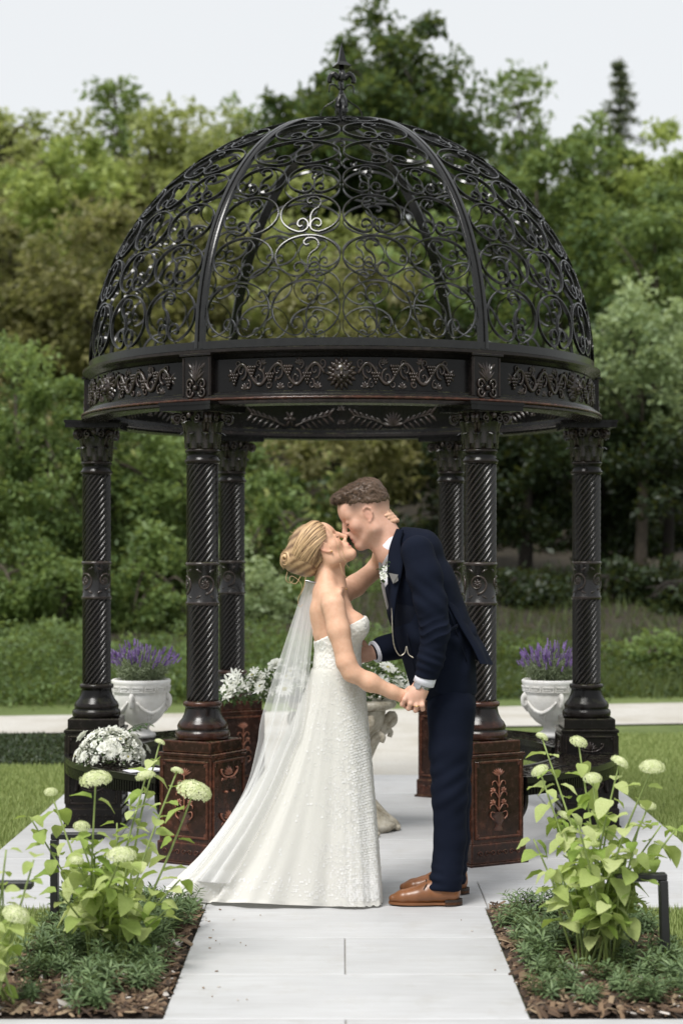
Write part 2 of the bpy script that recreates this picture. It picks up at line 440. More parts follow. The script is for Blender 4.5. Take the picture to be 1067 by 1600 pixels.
M['relief_cu'] = m_iron('copper_relief', 1.0, (.045, .018, .012), 1.3, .5, .25, .4, ((.16, .055, .03), (.36, .15, .09)))
M['steel'] = m_simple('dark_steel_bar', (.013, .013, .0125), .2, .2, 30, .1, 120, spec=.38)
M['slab'] = None
# ------------------------------------------------------------------ the setting
def hill(x, y):
    x = np.asarray(x, float); y = np.asarray(y, float)
    left = 1 - sstep(-2, 3, x)
    return 1.0 * sstep(18.6, 25.5, y) + (10.0 + 2.0 * left) * sstep(26, 62, y) - .02
def m_grass(name, c1, c2, c3):
    m, nt, b, o = mat_new(name)
    n1 = noise(nt, .9, 4); n2 = noise(nt, 60, 6, .7)
    r1 = ramp(nt, n1.outputs['Fac'], [(.35, c1), (.7, c2)]); r2 = ramp(nt, n2.outputs['Fac'], [(.3, (.4, .4, .4)), (.7, (1, 1, 1))])
    c = mixc(nt, r1.outputs[0], r2.outputs[0], 1.0, 'MULTIPLY')
    nt.links.new(c, b.inputs['Base Color']); setv(b, Roughness=.8); b.inputs['Specular IOR Level'].default_value = .2
    bump(nt, b, n2.outputs['Fac'], .6, .03); return m
M['lawn'] = m_grass('lawn_grass', (.15, .205, .06), (.23, .285, .10), None)
ys = np.concatenate([np.linspace(-6, 18, 9), np.linspace(19, 64, 60), [90, 150, 300, 600]])
xs = np.concatenate([[-400, -120, -50], np.linspace(-24, 24, 33), [50, 120, 400]])
XX, YY = np.meshgrid(xs, ys, indexing='ij')
tag(MB().grid(np.stack([XX, YY, hill(XX, YY)], -1)).build('lawn', M['lawn']), kind='structure')

m, nt, b, o = mat_new('pale_porcelain_paving')
oi = N(nt, 'ShaderNodeObjectInfo'); n1 = noise(nt, 2.2, 6, .6); n2 = noise(nt, 130, 3)
mp = N(nt, 'ShaderNodeMapping'); tc = N(nt, 'ShaderNodeTexCoord'); nt.links.new(tc.outputs['Object'], mp.inputs[0]); mp.inputs['Scale'].default_value = (1.2, 9, 1)
n3 = noise(nt, 2.0, 5, .65, vec=mp.outputs[0], dist=.6)
r = ramp(nt, n1.outputs['Fac'], [(.3, (.455, .459, .464)), (.7, (.52, .524, .53))])
st = ramp(nt, n3.outputs['Fac'], [(.35, (.90, .89, .88)), (.6, (1, 1, 1))])
c = mixc(nt, r.outputs[0], st.outputs[0], 1.0, 'MULTIPLY')
ro = ramp(nt, oi.outputs['Random'], [(0, (.89, .89, .885)), (1, (1.0, 1.0, 1.0))])
c = mixc(nt, c, ro.outputs[0], 1.0, 'MULTIPLY')
nd = noise(nt, 5.5, 7, .7); dm = ramp(nt, nd.outputs['Fac'], [(.53, (0, 0, 0)), (.8, (.5, .5, .5))])
c = mixc(nt, c, (.34, .32, .28), dm.outputs[0])
nt.links.new(c, b.inputs['Base Color']); setv(b, Roughness=.55); b.inputs['Specular IOR Level'].default_value = .35
bump(nt, b, n2.outputs['Fac'], .08, .002); M['slab'] = m
M['grout'] = m_simple('sandy_joint', (.40, .38, .34), .9, .2, 30, .3, 90)
M['soil'] = m_simple('dark_bed_soil', (.045, .03, .02), .95, .3, 25, .8, 60)
M['gravel'] = None
m, nt, b, o = mat_new('pale_gravel_path')
n1 = noise(nt, 1.3, 6, .65); n2 = noise(nt, 70, 5, .75)
r = ramp(nt, n1.outputs['Fac'], [(.3, (.42, .39, .33)), (.55, (.53, .51, .47)), (.8, (.58, .57, .54))])
g = ramp(nt, n2.outputs['Fac'], [(.3, (.72, .71, .68)), (.7, (1, 1, 1))])
nt.links.new(mixc(nt, r.outputs[0], g.outputs[0], 1.0, 'MULTIPLY'), b.inputs['Base Color']); setv(b, Roughness=.9)
bump(nt, b, n2.outputs['Fac'], .5, .01); M['gravel'] = m

TX0, TX1, TY0, TY1 = -1.62, 1.66, 7.1, 11.35
BED_Y0, BED_Y1 = 5.39, 7.1
PX0, PX1 = -.54, .57
# paving: joint bed + separate slabs
pv = MB()
pv.box(((TX0 + TX1) / 2, (TY0 + TY1) / 2, -.03), (TX1 - TX0, TY1 - TY0, .044))
pv.box(((PX0 + PX1) / 2, (BED_Y0 + TY0) / 2 - .001, -.03), (PX1 - PX0, TY0 - BED_Y0 - .004, .044))
pv.box((.01, (3.6 + BED_Y0) / 2, -.03), (3.6, BED_Y0 - 3.6 - .002, .044))
paving = tag(pv.build('paving', M['grout'], smooth=False), kind='structure')
slab_mesh = {}
def slab(x0, x1, y0, y1):
    g = .0019; k = (round(x1 - x0, 3), round(y1 - y0, 3))
    if k not in slab_mesh:
        o = MB().box((0, 0, -.02), (x1 - x0 - 2 * g, y1 - y0 - 2 * g, .04), bev=.003).build('slab', M['slab'], paving, smooth=False); slab_mesh[k] = o
    else: o = clone(slab_mesh[k], paving)
    o.location = ((x0 + x1) / 2, (y0 + y1) / 2, rnd.uniform(-.0008, .0008))
def course(x0, x1, y0, y1, L, off):
    cuts = [x0]; x = off
    while x < x1 - .05:
        if x > x0 + .05: cuts.append(x)
        x += L
    cuts.append(x1)
    for a, b_ in zip(cuts[:-1], cuts[1:]): slab(a, b_, y0, y1)
y = TY0; i = 0
while y < TY1 - .05:
    y1 = min(y + .56, TY1); course(TX0, TX1, y, y1, 1.12, -1.66 + (.56 if i % 2 else 0)); y = y1; i += 1
for i, (a, b_) in enumerate([(6.53, 7.1), (5.96, 6.53), (5.39, 5.96)]):
    if i == 1: slab(PX0, .013, a, b_); slab(.013, PX1, a, b_)
    else: slab(PX0, PX1, a, b_)
course(-1.79, 1.81, 4.82, 5.39, 1.12, -1.107); course(-1.79, 1.81, 4.25, 4.82, 1.12, -1.667); course(-1.79, 1.81, 3.68, 4.25, 1.12, -1.107)

# gravel path beyond the gazebo
gp = MB()
def strip(pts_a, pts_b, z, n=24):
    a = catmull(pts_a, n); b_ = catmull(pts_b, n)
    A = np.stack([np.c_[a, np.full(n, z)], np.c_[b_, np.full(n, z)]], 1); return A
gp.grid(strip([(-40, 12.6), (-8, 13.4), (-3, 14.0), (0, 14.4), (3, 14.9), (8, 15.8), (40, 22)], [(-40, 14.2), (-8, 15.0), (-3, 15.55), (0, 16.1), (3, 16.9), (8, 17.9), (40, 25)], -.006), flip=True)
tag(gp.build('gravel_path', M['gravel']), kind='structure')
gl = MB().grid(strip([(-.75, 11.36), (-.8, 12.6), (-.95, 14.6)], [(.75, 11.36), (.8, 12.6), (.95, 14.6)], -.002), flip=True)
tag(gl.build('gravel_link_path', M['gravel']), kind='structure')

# flower beds
for nm, x0, x1 in (('flower_bed', -1.11, PX0 - .004), ('flower_bed', PX1 + .004, 1.165)):
    n = 26; gxs = np.linspace(x0, x1, n); gys = np.linspace(BED_Y0 + .004, BED_Y1 - .004, 60)
    A, B = np.meshgrid(gxs, gys, indexing='ij'); e = np.minimum(np.minimum(A - x0, x1 - A), np.minimum(B - BED_Y0, BED_Y1 - B))
    Z = -.012 + .018 * sstep(0, .1, e) * (1 + .8 * wobble(np.stack([A, B, 0 * A], -1).reshape(-1, 3), 23).reshape(A.shape))
    tag(MB().grid(np.stack([A, B, Z], -1)).build(nm, M['soil']), kind='structure')

# leaf clouds -------------------------------------------------------
def leaf_cloud(pos, size, cval, up=None, aspect=.5, rng=nrg, fold=.15, upbias=.8):
    """one folded rhombic leaf (4 verts, 2 tris) per position"""
    n = len(pos); size = np.asarray(size) * np.ones(n)
    d = rng.normal(size=(n, 3)); d[:, 2] = d[:, 2] * .8 - .15; d /= np.linalg.norm(d, axis=1)[:, None]
    nn = rng.normal(size=(n, 3)); nn[:, 2] += upbias * 2
    s = np.cross(d, nn); s /= np.linalg.norm(s, axis=1)[:, None] + 1e-9; nn = np.cross(s, d)
    L = size[:, None]; W = (size * aspect / 2)[:, None]
    mid = pos + d * L * .45 - nn * L * fold * .3
    v = np.stack([pos, mid + s * W + nn * L * fold * .4, pos + d * L, mid - s * W + nn * L * fold * .4], 1).reshape(-1, 3)
    b = np.arange(n)[:, None] * 4
    f = np.concatenate([b + [0, 1, 2], b + [0, 2, 3]], 0)
    return v, f, np.repeat(cval, 4)
def crown_points(c, r, nclump, per, clump_r, rng, hollow=.35):
    """clumps of foliage through an uneven ellipsoid"""
    q = rng.normal(size=(nclump, 3)); q /= np.linalg.norm(q, axis=1)[:, None]
    rad = (hollow + (1 - hollow) * rng.random(nclump) ** .5) * .97
    lob = 1 + .12 * np.sin(q[:, 0] * 5 + rng.random() * 6) * np.sin(q[:, 2] * 5 + rng.random() * 6)
    cc = np.asarray(c) + q * (rad * lob)[:, None] * np.asarray(r)
    cr = clump_r * rng.uniform(.6, 1.4, nclump)
    k = np.repeat(np.arange(nclump), per)
    p = rng.normal(size=(nclump * per, 3)); p /= np.linalg.norm(p, axis=1)[:, None]
    p = p * (rng.random(len(p)) ** .5)[:, None] * np.array([1, 1, .75])
    return cc, cc[k] + p * cr[k][:, None], k
PAL = {
 'oak':   m_leaf('dark_oak_leaves', (.015, .036, .011), (.095, .16, .048)),
 'mid':   m_leaf('mid_green_leaves', (.042, .085, .024), (.25, .345, .115), .45),
 'olive': m_leaf('olive_green_leaves', (.17, .21, .065), (.43, .47, .17), .45),
 'russet':m_leaf('russet_tinged_leaves', (.10, .115, .042), (.31, .285, .125), .45),
 'pale':  m_leaf('pale_willow_leaves', (.15, .22, .105), (.45, .54, .29), .45),
 'lime':  m_leaf('fresh_green_leaves', (.15, .22, .05), (.42, .49, .15), .45),
 'shade': m_leaf('shade_dark_leaves', (.005, .012, .004), (.026, .046, .014), .2),  # shade of the right-hand hollow put into a very dark leaf colour
 'conifer': m_leaf('conifer_needles', (.03, .05, .03), (.085, .12, .065)),
}
M['bark'] = m_simple('grey_brown_bark', (.10, .08, .06), .9, .3, 12, .8, 40)
M['dark_bark'] = m_simple('dark_brown_bark', (.028, .022, .017), .95, .3, 12, .8, 40)  # darker bark that makes these trunks stand out less
def trunk_part(root, base, c, r, rng, thick, bark='bark'):
    mb = MB(); top = np.array([c[0], c[1], c[2] + r[2] * .55])
    n = 9; t = np.linspace(0, 1, n)[:, None]
    path = np.asarray(base) * (1 - t) + top * t + np.c_[np.sin(t[:, 0] * 5) * .12, np.cos(t[:, 0] * 4) * .1, np.zeros(n)] * t
    mb.tube(path, thick * (1 - .85 * t[:, 0]), 8)
    for k in range(9):
        i = rng.integers(3, n - 1); a = rng.random() * 2 * PI; s = path[i]
        e = np.asarray(c) + np.array([math.cos(a) * r[0], math.sin(a) * r[1], rng.uniform(-.3, .6) * r[2]]) * .75
        q = catmull([s, (s + e) / 2 + [0, 0, .15 * r[2]], e], 6); mb.tube(q, thick * .38 * np.linspace(1, .15, 6), 5)
    mb.build('trunk', M[bark], root, off=base)
def tree(name, label, cat, px, d, top, bot, hw, pal, leaf=None, lai=3.0, group=None, depth=.8, clump=None, hollow=.35, seed=0, asp=.5, thick=None):
    rng = np.random.default_rng(1000 + seed)
    x = gx(px, d); zt, zb = gz(top, d), gz(bot, d); rx = hw * 1.12 / F_PX * d; rz = (zt - zb) / 2
    base = np.array([x, d, float(hill(x, d))]); c = np.array([x, d, (zt + zb) / 2]); r = np.array([rx, rx * depth, rz]) * .92
    root = thing(name, label, cat, base, group=group)
    leaf = leaf or .0045 * d
    A = PI * r[0] * r[2]; la = leaf * leaf * asp * .5; nl = int(A * lai * 1.7 / la)
    cr = clump or .21 * min(r[0], r[2]) + .1
    ncl = max(20, int(2.6 * (r[0] * r[2]) / cr ** 2) + 14); per = max(10, nl // ncl)
    cc, pos, k = crown_points(c, r, ncl, per, cr, rng, hollow)
    cv = np.clip(rng.random(ncl)[k] * .55 + rng.random(len(pos)) * .45, 0, 1)
    v, f, cv = leaf_cloud(pos, leaf * rng.uniform(.7, 1.3, len(pos)), cv, aspect=asp, rng=rng)
    mesh_obj('crown', v, f, PAL[pal], root, False, base, np.repeat(cv[:, None], 3, 1))
    trunk_part(root, base, c, r, rng, thick or (.05 + .045 * rx), 'dark_bark' if pal in ('shade', 'oak', 'russet') else 'bark')
    return root
LEFT, RIGHT, MIDDLE = 'trees on the left slope', 'trees on the right slope', 'trees behind the dome'
T = [
 ('bushy_tree', 'pale green bushy tree on the skyline at the far left edge', 'tree', 20, 52, 128, 430, 140, 'olive', LEFT),
 ('slender_tree', 'slim dark-topped tree rising highest on the left skyline', 'tree', 188, 54, 88, 330, 52, 'mid', LEFT),
 ('slender_tree', 'thin twiggy tree top between the left trees and the oak', 'tree', 382, 53, 132, 330, 38, 'mid', LEFT),
 ('bushy_tree', 'light green rounded tree left of the dome, on the skyline', 'tree', 240, 48, 142, 470, 120, 'olive', LEFT),
 ('bushy_tree', 'light olive tree touching the left shoulder of the dome', 'tree', 350, 46, 172, 520, 110, 'olive', LEFT),
 ('bushy_tree', 'yellowish green tree in front of the far left skyline', 'tree', 100, 44, 175, 500, 125, 'lime', LEFT),
 ('bushy_tree', 'russet tinged bush at the left edge beneath the skyline trees', 'tree', 25, 38, 300, 620, 130, 'russet', LEFT),
 ('bushy_tree', 'russet tinged bush left of the dome between skyline and hedge', 'tree', 175, 37, 300, 640, 135, 'russet', LEFT),
 ('bushy_tree', 'olive and brown bush seen through the left of the dome', 'tree', 330, 37, 320, 700, 125, 'russet', MIDDLE),
 ('bushy_tree', 'olive tree seen through the upper middle of the dome', 'tree', 490, 42, 250, 640, 130, 'olive', MIDDLE),
 ('bushy_tree', 'brownish bush seen through the lower middle of the dome', 'tree', 545, 36, 380, 720, 135, 'russet', MIDDLE),
 ('bushy_tree', 'green bush seen through the right of the dome', 'tree', 665, 37, 330, 720, 120, 'mid', MIDDLE),
 ('oak_tree', 'big dark oak towering above the dome against the sky', 'tree', 618, 47, -6, 400, 152, 'oak', MIDDLE),
 ('oak_tree', 'smaller dark oak crown just left of the finial', 'tree', 455, 48, 125, 390, 85, 'oak', MIDDLE),
 ('oak_tree', 'dark oak crown over the right shoulder of the dome', 'tree', 728, 46, 175, 470, 100, 'oak', MIDDLE),
 ('oak_tree', 'dark oak crown rising directly left of the finial tip', 'tree', 528, 48.5, 45, 390, 85, 'oak', MIDDLE),
 ('oak_tree', 'dark oak crown low behind the right of the finial', 'tree', 560, 49, 150, 400, 120, 'oak', MIDDLE),
 ('oak_tree', 'dark oak crown filling in right of the big oak', 'tree', 690, 48, 110, 440, 85, 'oak', MIDDLE),
 ('slender_tree', 'sparse feathery tree standing thin against the sky right of the oak', 'tree', 816, 54, 90, 330, 55, 'mid', RIGHT),
 ('bushy_tree', 'mid green tree right of the dome, below the feathery tree', 'tree', 845, 40, 200, 600, 120, 'mid', RIGHT),
 ('bushy_tree', 'rounded mid green tree in front of the conifer', 'tree', 915, 42, 150, 560, 85, 'mid', RIGHT),
 ('bushy_tree', 'light green tree on the skyline at the right edge', 'tree', 1040, 42, 178, 560, 105, 'lime', RIGHT),
 ('bushy_tree', 'dark green tree at the right edge above the pale bush', 'tree', 1030, 34, 265, 600, 100, 'mid', RIGHT),
 ('bushy_tree', 'deep green tree between the dome and the pale bush', 'tree', 880, 33, 330, 720, 105, 'oak', RIGHT),
 ('pale_bush', 'pale silvery green bush at the right edge beside the dome', 'bush', 1000, 25, 405, 720, 105, 'pale', RIGHT),
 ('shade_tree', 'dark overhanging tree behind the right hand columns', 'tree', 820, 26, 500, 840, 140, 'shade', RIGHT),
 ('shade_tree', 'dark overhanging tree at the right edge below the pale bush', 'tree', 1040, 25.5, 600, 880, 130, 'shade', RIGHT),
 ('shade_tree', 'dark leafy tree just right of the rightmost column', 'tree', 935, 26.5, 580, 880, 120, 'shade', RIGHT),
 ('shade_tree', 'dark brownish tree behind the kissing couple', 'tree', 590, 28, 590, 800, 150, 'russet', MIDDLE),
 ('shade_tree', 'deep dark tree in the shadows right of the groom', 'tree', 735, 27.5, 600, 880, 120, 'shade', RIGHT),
 ('leafy_shrub', 'tall pale leafed shrub at the left edge beside the leftmost column', 'shrub', 40, 23, 470, 1060, 130, 'mid', LEFT),
 ('leafy_shrub', 'tall green shrub behind the leftmost column', 'shrub', 190, 24, 560, 1090, 120, 'mid', LEFT),
 ('leafy_shrub', 'green shrub between the left front column and the rear left column', 'shrub', 310, 25, 600, 1090, 105, 'mid', LEFT),
 ('leafy_shrub', 'green shrub behind the bride, right of the rear left column', 'shrub', 425, 24, 690, 1080, 85, 'mid', MIDDLE),
 ('leafy_shrub', 'low green shrub in the gap between bride and groom', 'shrub', 530, 24.5, 860, 1085, 75, 'mid', MIDDLE),
 ('leafy_shrub', 'low fresh green shrub along the path at the left edge', 'shrub', 60, 19.5, 960, 1108, 90, 'mid', LEFT),
 ('leafy_shrub', 'low fresh green shrub along the path behind the left urn', 'shrub', 225, 20.5, 985, 1092, 75, 'mid', LEFT),
 ('thicket', 'dense dark thicket low on the slope at the left edge', 'thicket', 60, 30, 640, 980, 150, 'mid', LEFT),
 ('thicket', 'dense thicket low on the slope behind the left front column', 'thicket', 300, 31, 560, 980, 150, 'mid', LEFT),
 ('thicket', 'dense dark thicket low on the slope behind the bride', 'thicket', 500, 32, 700, 1000, 130, 'oak', MIDDLE),
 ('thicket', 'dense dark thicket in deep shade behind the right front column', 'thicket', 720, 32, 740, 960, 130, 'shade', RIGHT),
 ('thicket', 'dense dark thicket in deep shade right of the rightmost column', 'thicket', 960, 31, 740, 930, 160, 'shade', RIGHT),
 ('bushy_tree', 'brown green tree filling the slope at the left below the skyline', 'tree', 90, 40, 400, 720, 150, 'russet', LEFT),
 ('bushy_tree', 'green tree filling the slope left of centre through the dome', 'tree', 420, 39, 420, 780, 120, 'olive', MIDDLE),
 ('bushy_tree', 'dark tree filling the slope at the right through the dome', 'tree', 770, 37, 420, 800, 110, 'oak', RIGHT),
 ('bushy_tree', 'dark tree filling the slope at the right edge behind the pale bush', 'tree', 970, 36, 440, 800, 140, 'oak', RIGHT),
 ('leafy_shrub', 'spreading shrub down to the path at the far left edge', 'shrub', -10, 21.5, 760, 1120, 90, 'mid', LEFT),
 ('leafy_shrub', 'spreading shrub down to the ground right of the leftmost column', 'shrub', 245, 22, 800, 1112, 75, 'mid', LEFT),
 ('leafy_shrub', 'spreading shrub down to the ground between leftmost column and its neighbour', 'shrub', 115, 22, 840, 1112, 95, 'mid', LEFT),
 ('leafy_shrub', 'spreading pale shrub down to the ground behind the veil', 'shrub', 380, 22.5, 840, 1105, 85, 'pale', MIDDLE),
 ('leafy_shrub', 'spreading shrub down to the ground behind the bride', 'shrub', 480, 23, 900, 1098, 75, 'mid', MIDDLE),
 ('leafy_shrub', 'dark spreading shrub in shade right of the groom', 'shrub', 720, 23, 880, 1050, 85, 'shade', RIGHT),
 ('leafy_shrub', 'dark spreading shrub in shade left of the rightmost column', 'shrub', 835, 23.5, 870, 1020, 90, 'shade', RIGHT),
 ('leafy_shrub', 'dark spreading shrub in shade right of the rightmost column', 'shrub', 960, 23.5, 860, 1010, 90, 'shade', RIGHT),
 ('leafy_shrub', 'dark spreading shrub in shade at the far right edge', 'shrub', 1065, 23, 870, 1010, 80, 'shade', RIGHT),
 ('bushy_tree', 'broad olive tree closing the view through the dome', 'tree', 560, 46, 330, 760, 190, 'olive', MIDDLE),
 ('bushy_tree', 'broad russet tree closing the view left of the dome', 'tree', 240, 45, 360, 780, 170, 'russet', LEFT),
 ('leafy_shrub', 'low dark shrub beside the path at the right edge', 'shrub', 1030, 19.6, 985, 1078, 60, 'mid', RIGHT),
 ('leafy_shrub', 'low rough shrub beside the path behind the right urn', 'shrub', 835, 20.2, 1000, 1085, 60, 'mid', RIGHT),
 ('leafy_shrub', 'low rough shrub beside the path right of the rightmost column', 'shrub', 955, 20.5, 1000, 1078, 38, 'mid', RIGHT),
]
for i, (nm, lb, ct, px, d, top, bot, hw, pal, grp) in enumerate(T):
    sparse = nm == 'slender_tree'
    tree(nm, lb, ct, px, d, top, bot, hw, pal, leaf=.088 if d < 24 else (.112 if d < 28 else .0050 * d), lai=1.7 if sparse else (4.0 if nm in ('oak_tree', 'shade_tree') else 3.3), group=grp, seed=i, depth=1.5 if nm == 'shade_tree' else .9, hollow=.15,
         clump=None if not sparse else .35)
def conifer(label, px, d, top, hw, grp):
    x = gx(px, d); zt = gz(top, d); b0 = float(hill(x, d)); base = np.array([x, d, b0]); rng = np.random.default_rng(5)
    root = thing('conifer_tree', label, 'tree', base, group=grp); mb = MB(); mb.tube([base, (x, d, zt)], [.16, .015], 7); H = zt - b0
    P_, K = [], []
    R = hw / F_PX * d; nt_ = 17
    for i in range(nt_):
        t = i / nt_; z = b0 + H * (.35 + .65 * t); rr = (R * 2.3 * (1 - t) ** 1.05 + .03) * rng.uniform(.75, 1.15)
        for k in range(7):
            a = rng.random() * 6.28; e = np.array([x + math.cos(a) * rr, d + math.sin(a) * rr, z - .25 * rr]); s = np.array([x, d, z])
            mb.tube([s, (s + e) / 2 + [0, 0, .05], e], [.03, .018, .006], 4)
            u = rng.random(40)[:, None]; P_.append(s * (1 - u) + e * u + rng.normal(size=(40, 3)) * [.06, .06, .04]); K.append(np.full(40, rng.random()))
    P_ = np.concatenate(P_); K = np.concatenate(K)
    v, f, cv = leaf_cloud(P_, .16, K, aspect=.3, rng=rng)
    mesh_obj('crown', v, f, PAL['conifer'], root, False, base, np.repeat(cv[:, None], 3, 1)); mb.build('trunk', M['bark'], root, off=base)
conifer('small dark conifer spire on the right skyline', 968, 52, 88, 42, RIGHT)

# dark sheet under the trees, the hollow's shade put into the ground colour
xs2, ys2 = np.linspace(-20, 20, 60), np.linspace(20.6, 60, 60); A, B = np.meshgrid(xs2, ys2, indexing='ij'); yy = B + .6 * np.sin(A * 1.3) * (B < 22)
tag(MB().grid(np.stack([A, yy, hill(A, yy) + .05 * (B > 20.7) - .02], -1)).build('shade_dark_woodland_floor', m_simple('shade_dark_ground', (.035, .027, .015), .95, .3, 3, .8, 20)), kind='structure')
# the wooded hillside behind the single trees, one mass of scrub
rng = np.random.default_rng(123); nc, per = 1500, 105
cx = rng.uniform(-13, 13, nc); cy = 27 + 33 * rng.random(nc) ** .8; keep = (np.abs(cx) < cy * .23 + 1) & ((cx < .02 * cy) | (cy > 35)); cx, cy = cx[keep], cy[keep]; nc = len(cx)
cz = hill(cx, cy) + rng.uniform(.2, 2.4, nc) * (.6 + .4 * np.sin(cx * .7 + cy * .4)); cr_ = rng.uniform(.55, 1.15, nc); k = np.repeat(np.arange(nc), per)
p = rng.normal(size=(nc * per, 3)); p /= np.linalg.norm(p, axis=1)[:, None]; pos = np.stack([cx, cy, cz], 1)[k] + p * (rng.random(len(p)) ** .45)[:, None] * cr_[k][:, None] * [1, 1, .8]
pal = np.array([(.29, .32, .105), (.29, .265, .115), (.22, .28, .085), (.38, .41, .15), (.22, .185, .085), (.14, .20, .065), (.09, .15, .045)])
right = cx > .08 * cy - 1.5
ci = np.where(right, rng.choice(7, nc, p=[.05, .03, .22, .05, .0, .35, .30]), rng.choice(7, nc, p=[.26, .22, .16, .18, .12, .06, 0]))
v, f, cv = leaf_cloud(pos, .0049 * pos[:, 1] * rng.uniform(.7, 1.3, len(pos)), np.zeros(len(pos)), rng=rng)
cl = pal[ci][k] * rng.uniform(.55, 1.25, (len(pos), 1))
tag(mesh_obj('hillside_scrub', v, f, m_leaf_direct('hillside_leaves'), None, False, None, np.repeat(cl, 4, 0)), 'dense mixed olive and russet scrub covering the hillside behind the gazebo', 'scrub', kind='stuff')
# understorey on the bank, too mixed to count
def scatter_leaves(name, label, cat, n, xr, yr, zfun, size, mat, seed, hmax=.25, kind='stuff', asp=.3, blade=False):
    rng = np.random.default_rng(seed); x = rng.uniform(*xr, n); y = rng.uniform(*yr, n)
    return rng, x, y
def grass(name, label, regions, mat, seed, h=(.02, .045), dens=9000, w=.0035, lean=.5):
    rng = np.random.default_rng(seed); V, Fc, Cc, o = [], [], [], 0
    for (x0, x1, y0, y1, k) in regions:
        n = int((x1 - x0) * (y1 - y0) * dens * k); x = rng.uniform(x0, x1, n); y = rng.uniform(y0, y1, n); z = hill(x, y)
        a = rng.random(n) * 2 * PI; hh = rng.uniform(*h, n); p = np.stack([x, y, z], 1)
        s = np.stack([np.cos(a), np.sin(a), 0 * a], 1); l = np.stack([-np.sin(a), np.cos(a), 0 * a], 1) * (rng.normal(size=n) * lean)[:, None]
        W = (w * (1 + .04 * (y - 8).clip(0)))[:, None]
        v = np.stack([p - s * W, p + s * W, p + l * hh[:, None] + np.c_[0 * x, 0 * x, hh]], 1)
        V.append(v.reshape(-1, 3)); Fc.append(o + np.arange(3 * n).reshape(-1, 3)); o += 3 * n; Cc.append(np.repeat(rng.random(n), 3))
    return tag(mesh_obj(name, np.concatenate(V), np.concatenate(Fc), mat, None, False, None, np.repeat(np.concatenate(Cc)[:, None], 3, 1)), label, 'grass', kind='stuff')
M['blade'] = m_leaf('grass_blades', (.16, .225, .06), (.38, .44, .17), .35, .6)
M['rough'] = m_leaf('rough_grass_blades', (.03, .05, .013), (.10, .135, .04), .3, .6)
grass('lawn_grass', 'short mown green lawn either side of the pale paving', [(-2.9, TX0 - .002, 7.1, 11.9, 1), (TX1 + .002, 3.2, 7.1, 14.0, .8), (-1.6, -1.12, 5.2, 7.09, 1.1), (1.17, 1.7, 5.2, 7.09, 1.1), (-1.6, -.9, 11.4, 13.9, .35), (.9, TX1, 11.4, 14.2, .35)], M['blade'], 3)
grass('rough_grass', 'taller rough grass growing up the bank beyond the gravel path', [(-8, 8, 17.6, 20.5, .035), (-8, 8, 20.5, 27, .02)], M['rough'], 4, (.06, .28), 9000, .006, .8)
def undergrowth(label, x0, x1, n, hmax, mat, seed):
    rng = np.random.default_rng(seed); nc = 420; cx = rng.uniform(x0, x1, nc); y0 = 17.35 + .19 * np.maximum(cx, -4); cy = y0 + rng.random(nc) ** 1.3 * 3.2
    hh = hmax * (.45 + .55 * np.abs(np.sin(cx * 1.9 + 1) * np.cos(cx * .83 + cy))) * (.35 + .65 * np.clip((cy - y0) / 1.2, 0, 1)); k = rng.integers(0, nc, n)
    p = rng.normal(size=(n, 3)) * [.20, .20, .0]; z = rng.random(n) ** .8
    pos = np.stack([cx[k] + p[:, 0] * (1.2 - .6 * z), cy[k] + p[:, 1] * (1.2 - .6 * z), 0 * z], 1); pos[:, 2] = hill(pos[:, 0], pos[:, 1]) + z * hh[k]
    v, f, cv = leaf_cloud(pos, .065 * rng.uniform(.6, 1.4, n), np.clip(rng.random(nc)[k] * .5 + rng.random(n) * .5, 0, 1), aspect=.4, rng=rng)
    tag(mesh_obj('undergrowth', v, f, mat, None, False, None, np.repeat(cv[:, None], 3, 1)), label, 'undergrowth', kind='stuff')
undergrowth('leafy green undergrowth along the far side of the path on the left', -5.5, .9, 42000, .75, m_leaf('green_undergrowth_leaves', (.025, .052, .015), (.17, .25, .078)), 91)
undergrowth('darker leafy undergrowth along the far side of the path on the right', .9, 5.5, 28000, .32, m_leaf('deep_green_undergrowth_leaves', (.018, .036, .011), (.09, .135, .04)), 92)
# band of lawn beyond the left lawn, its shade put into dark leaf colour
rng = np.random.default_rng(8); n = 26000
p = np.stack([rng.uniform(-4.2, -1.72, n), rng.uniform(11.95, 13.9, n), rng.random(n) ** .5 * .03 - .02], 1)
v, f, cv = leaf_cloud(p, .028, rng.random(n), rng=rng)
tag(mesh_obj('shaded_lawn_band', v, f, m_leaf('shade_dark_lawn_leaves', (.008, .017, .005), (.03, .052, .014), .1), None, False, None, np.repeat(cv[:, None], 3, 1)), 'lawn band coloured dark as shade, between the left lawn and the gravel path', 'shaded lawn', kind='stuff')
# ------------------------------------------------------------------ the gazebo
GC = np.array([0.0, 9.285, 0.0]); GR = 1.27
gazebo = thing('gazebo', 'black cast iron gazebo with open scrollwork dome on six twisted columns', 'gazebo', GC)
RECT = lambda a, b: [(-a / 2, -b / 2), (a / 2, -b / 2), (a / 2, b / 2), (-a / 2, b / 2)]
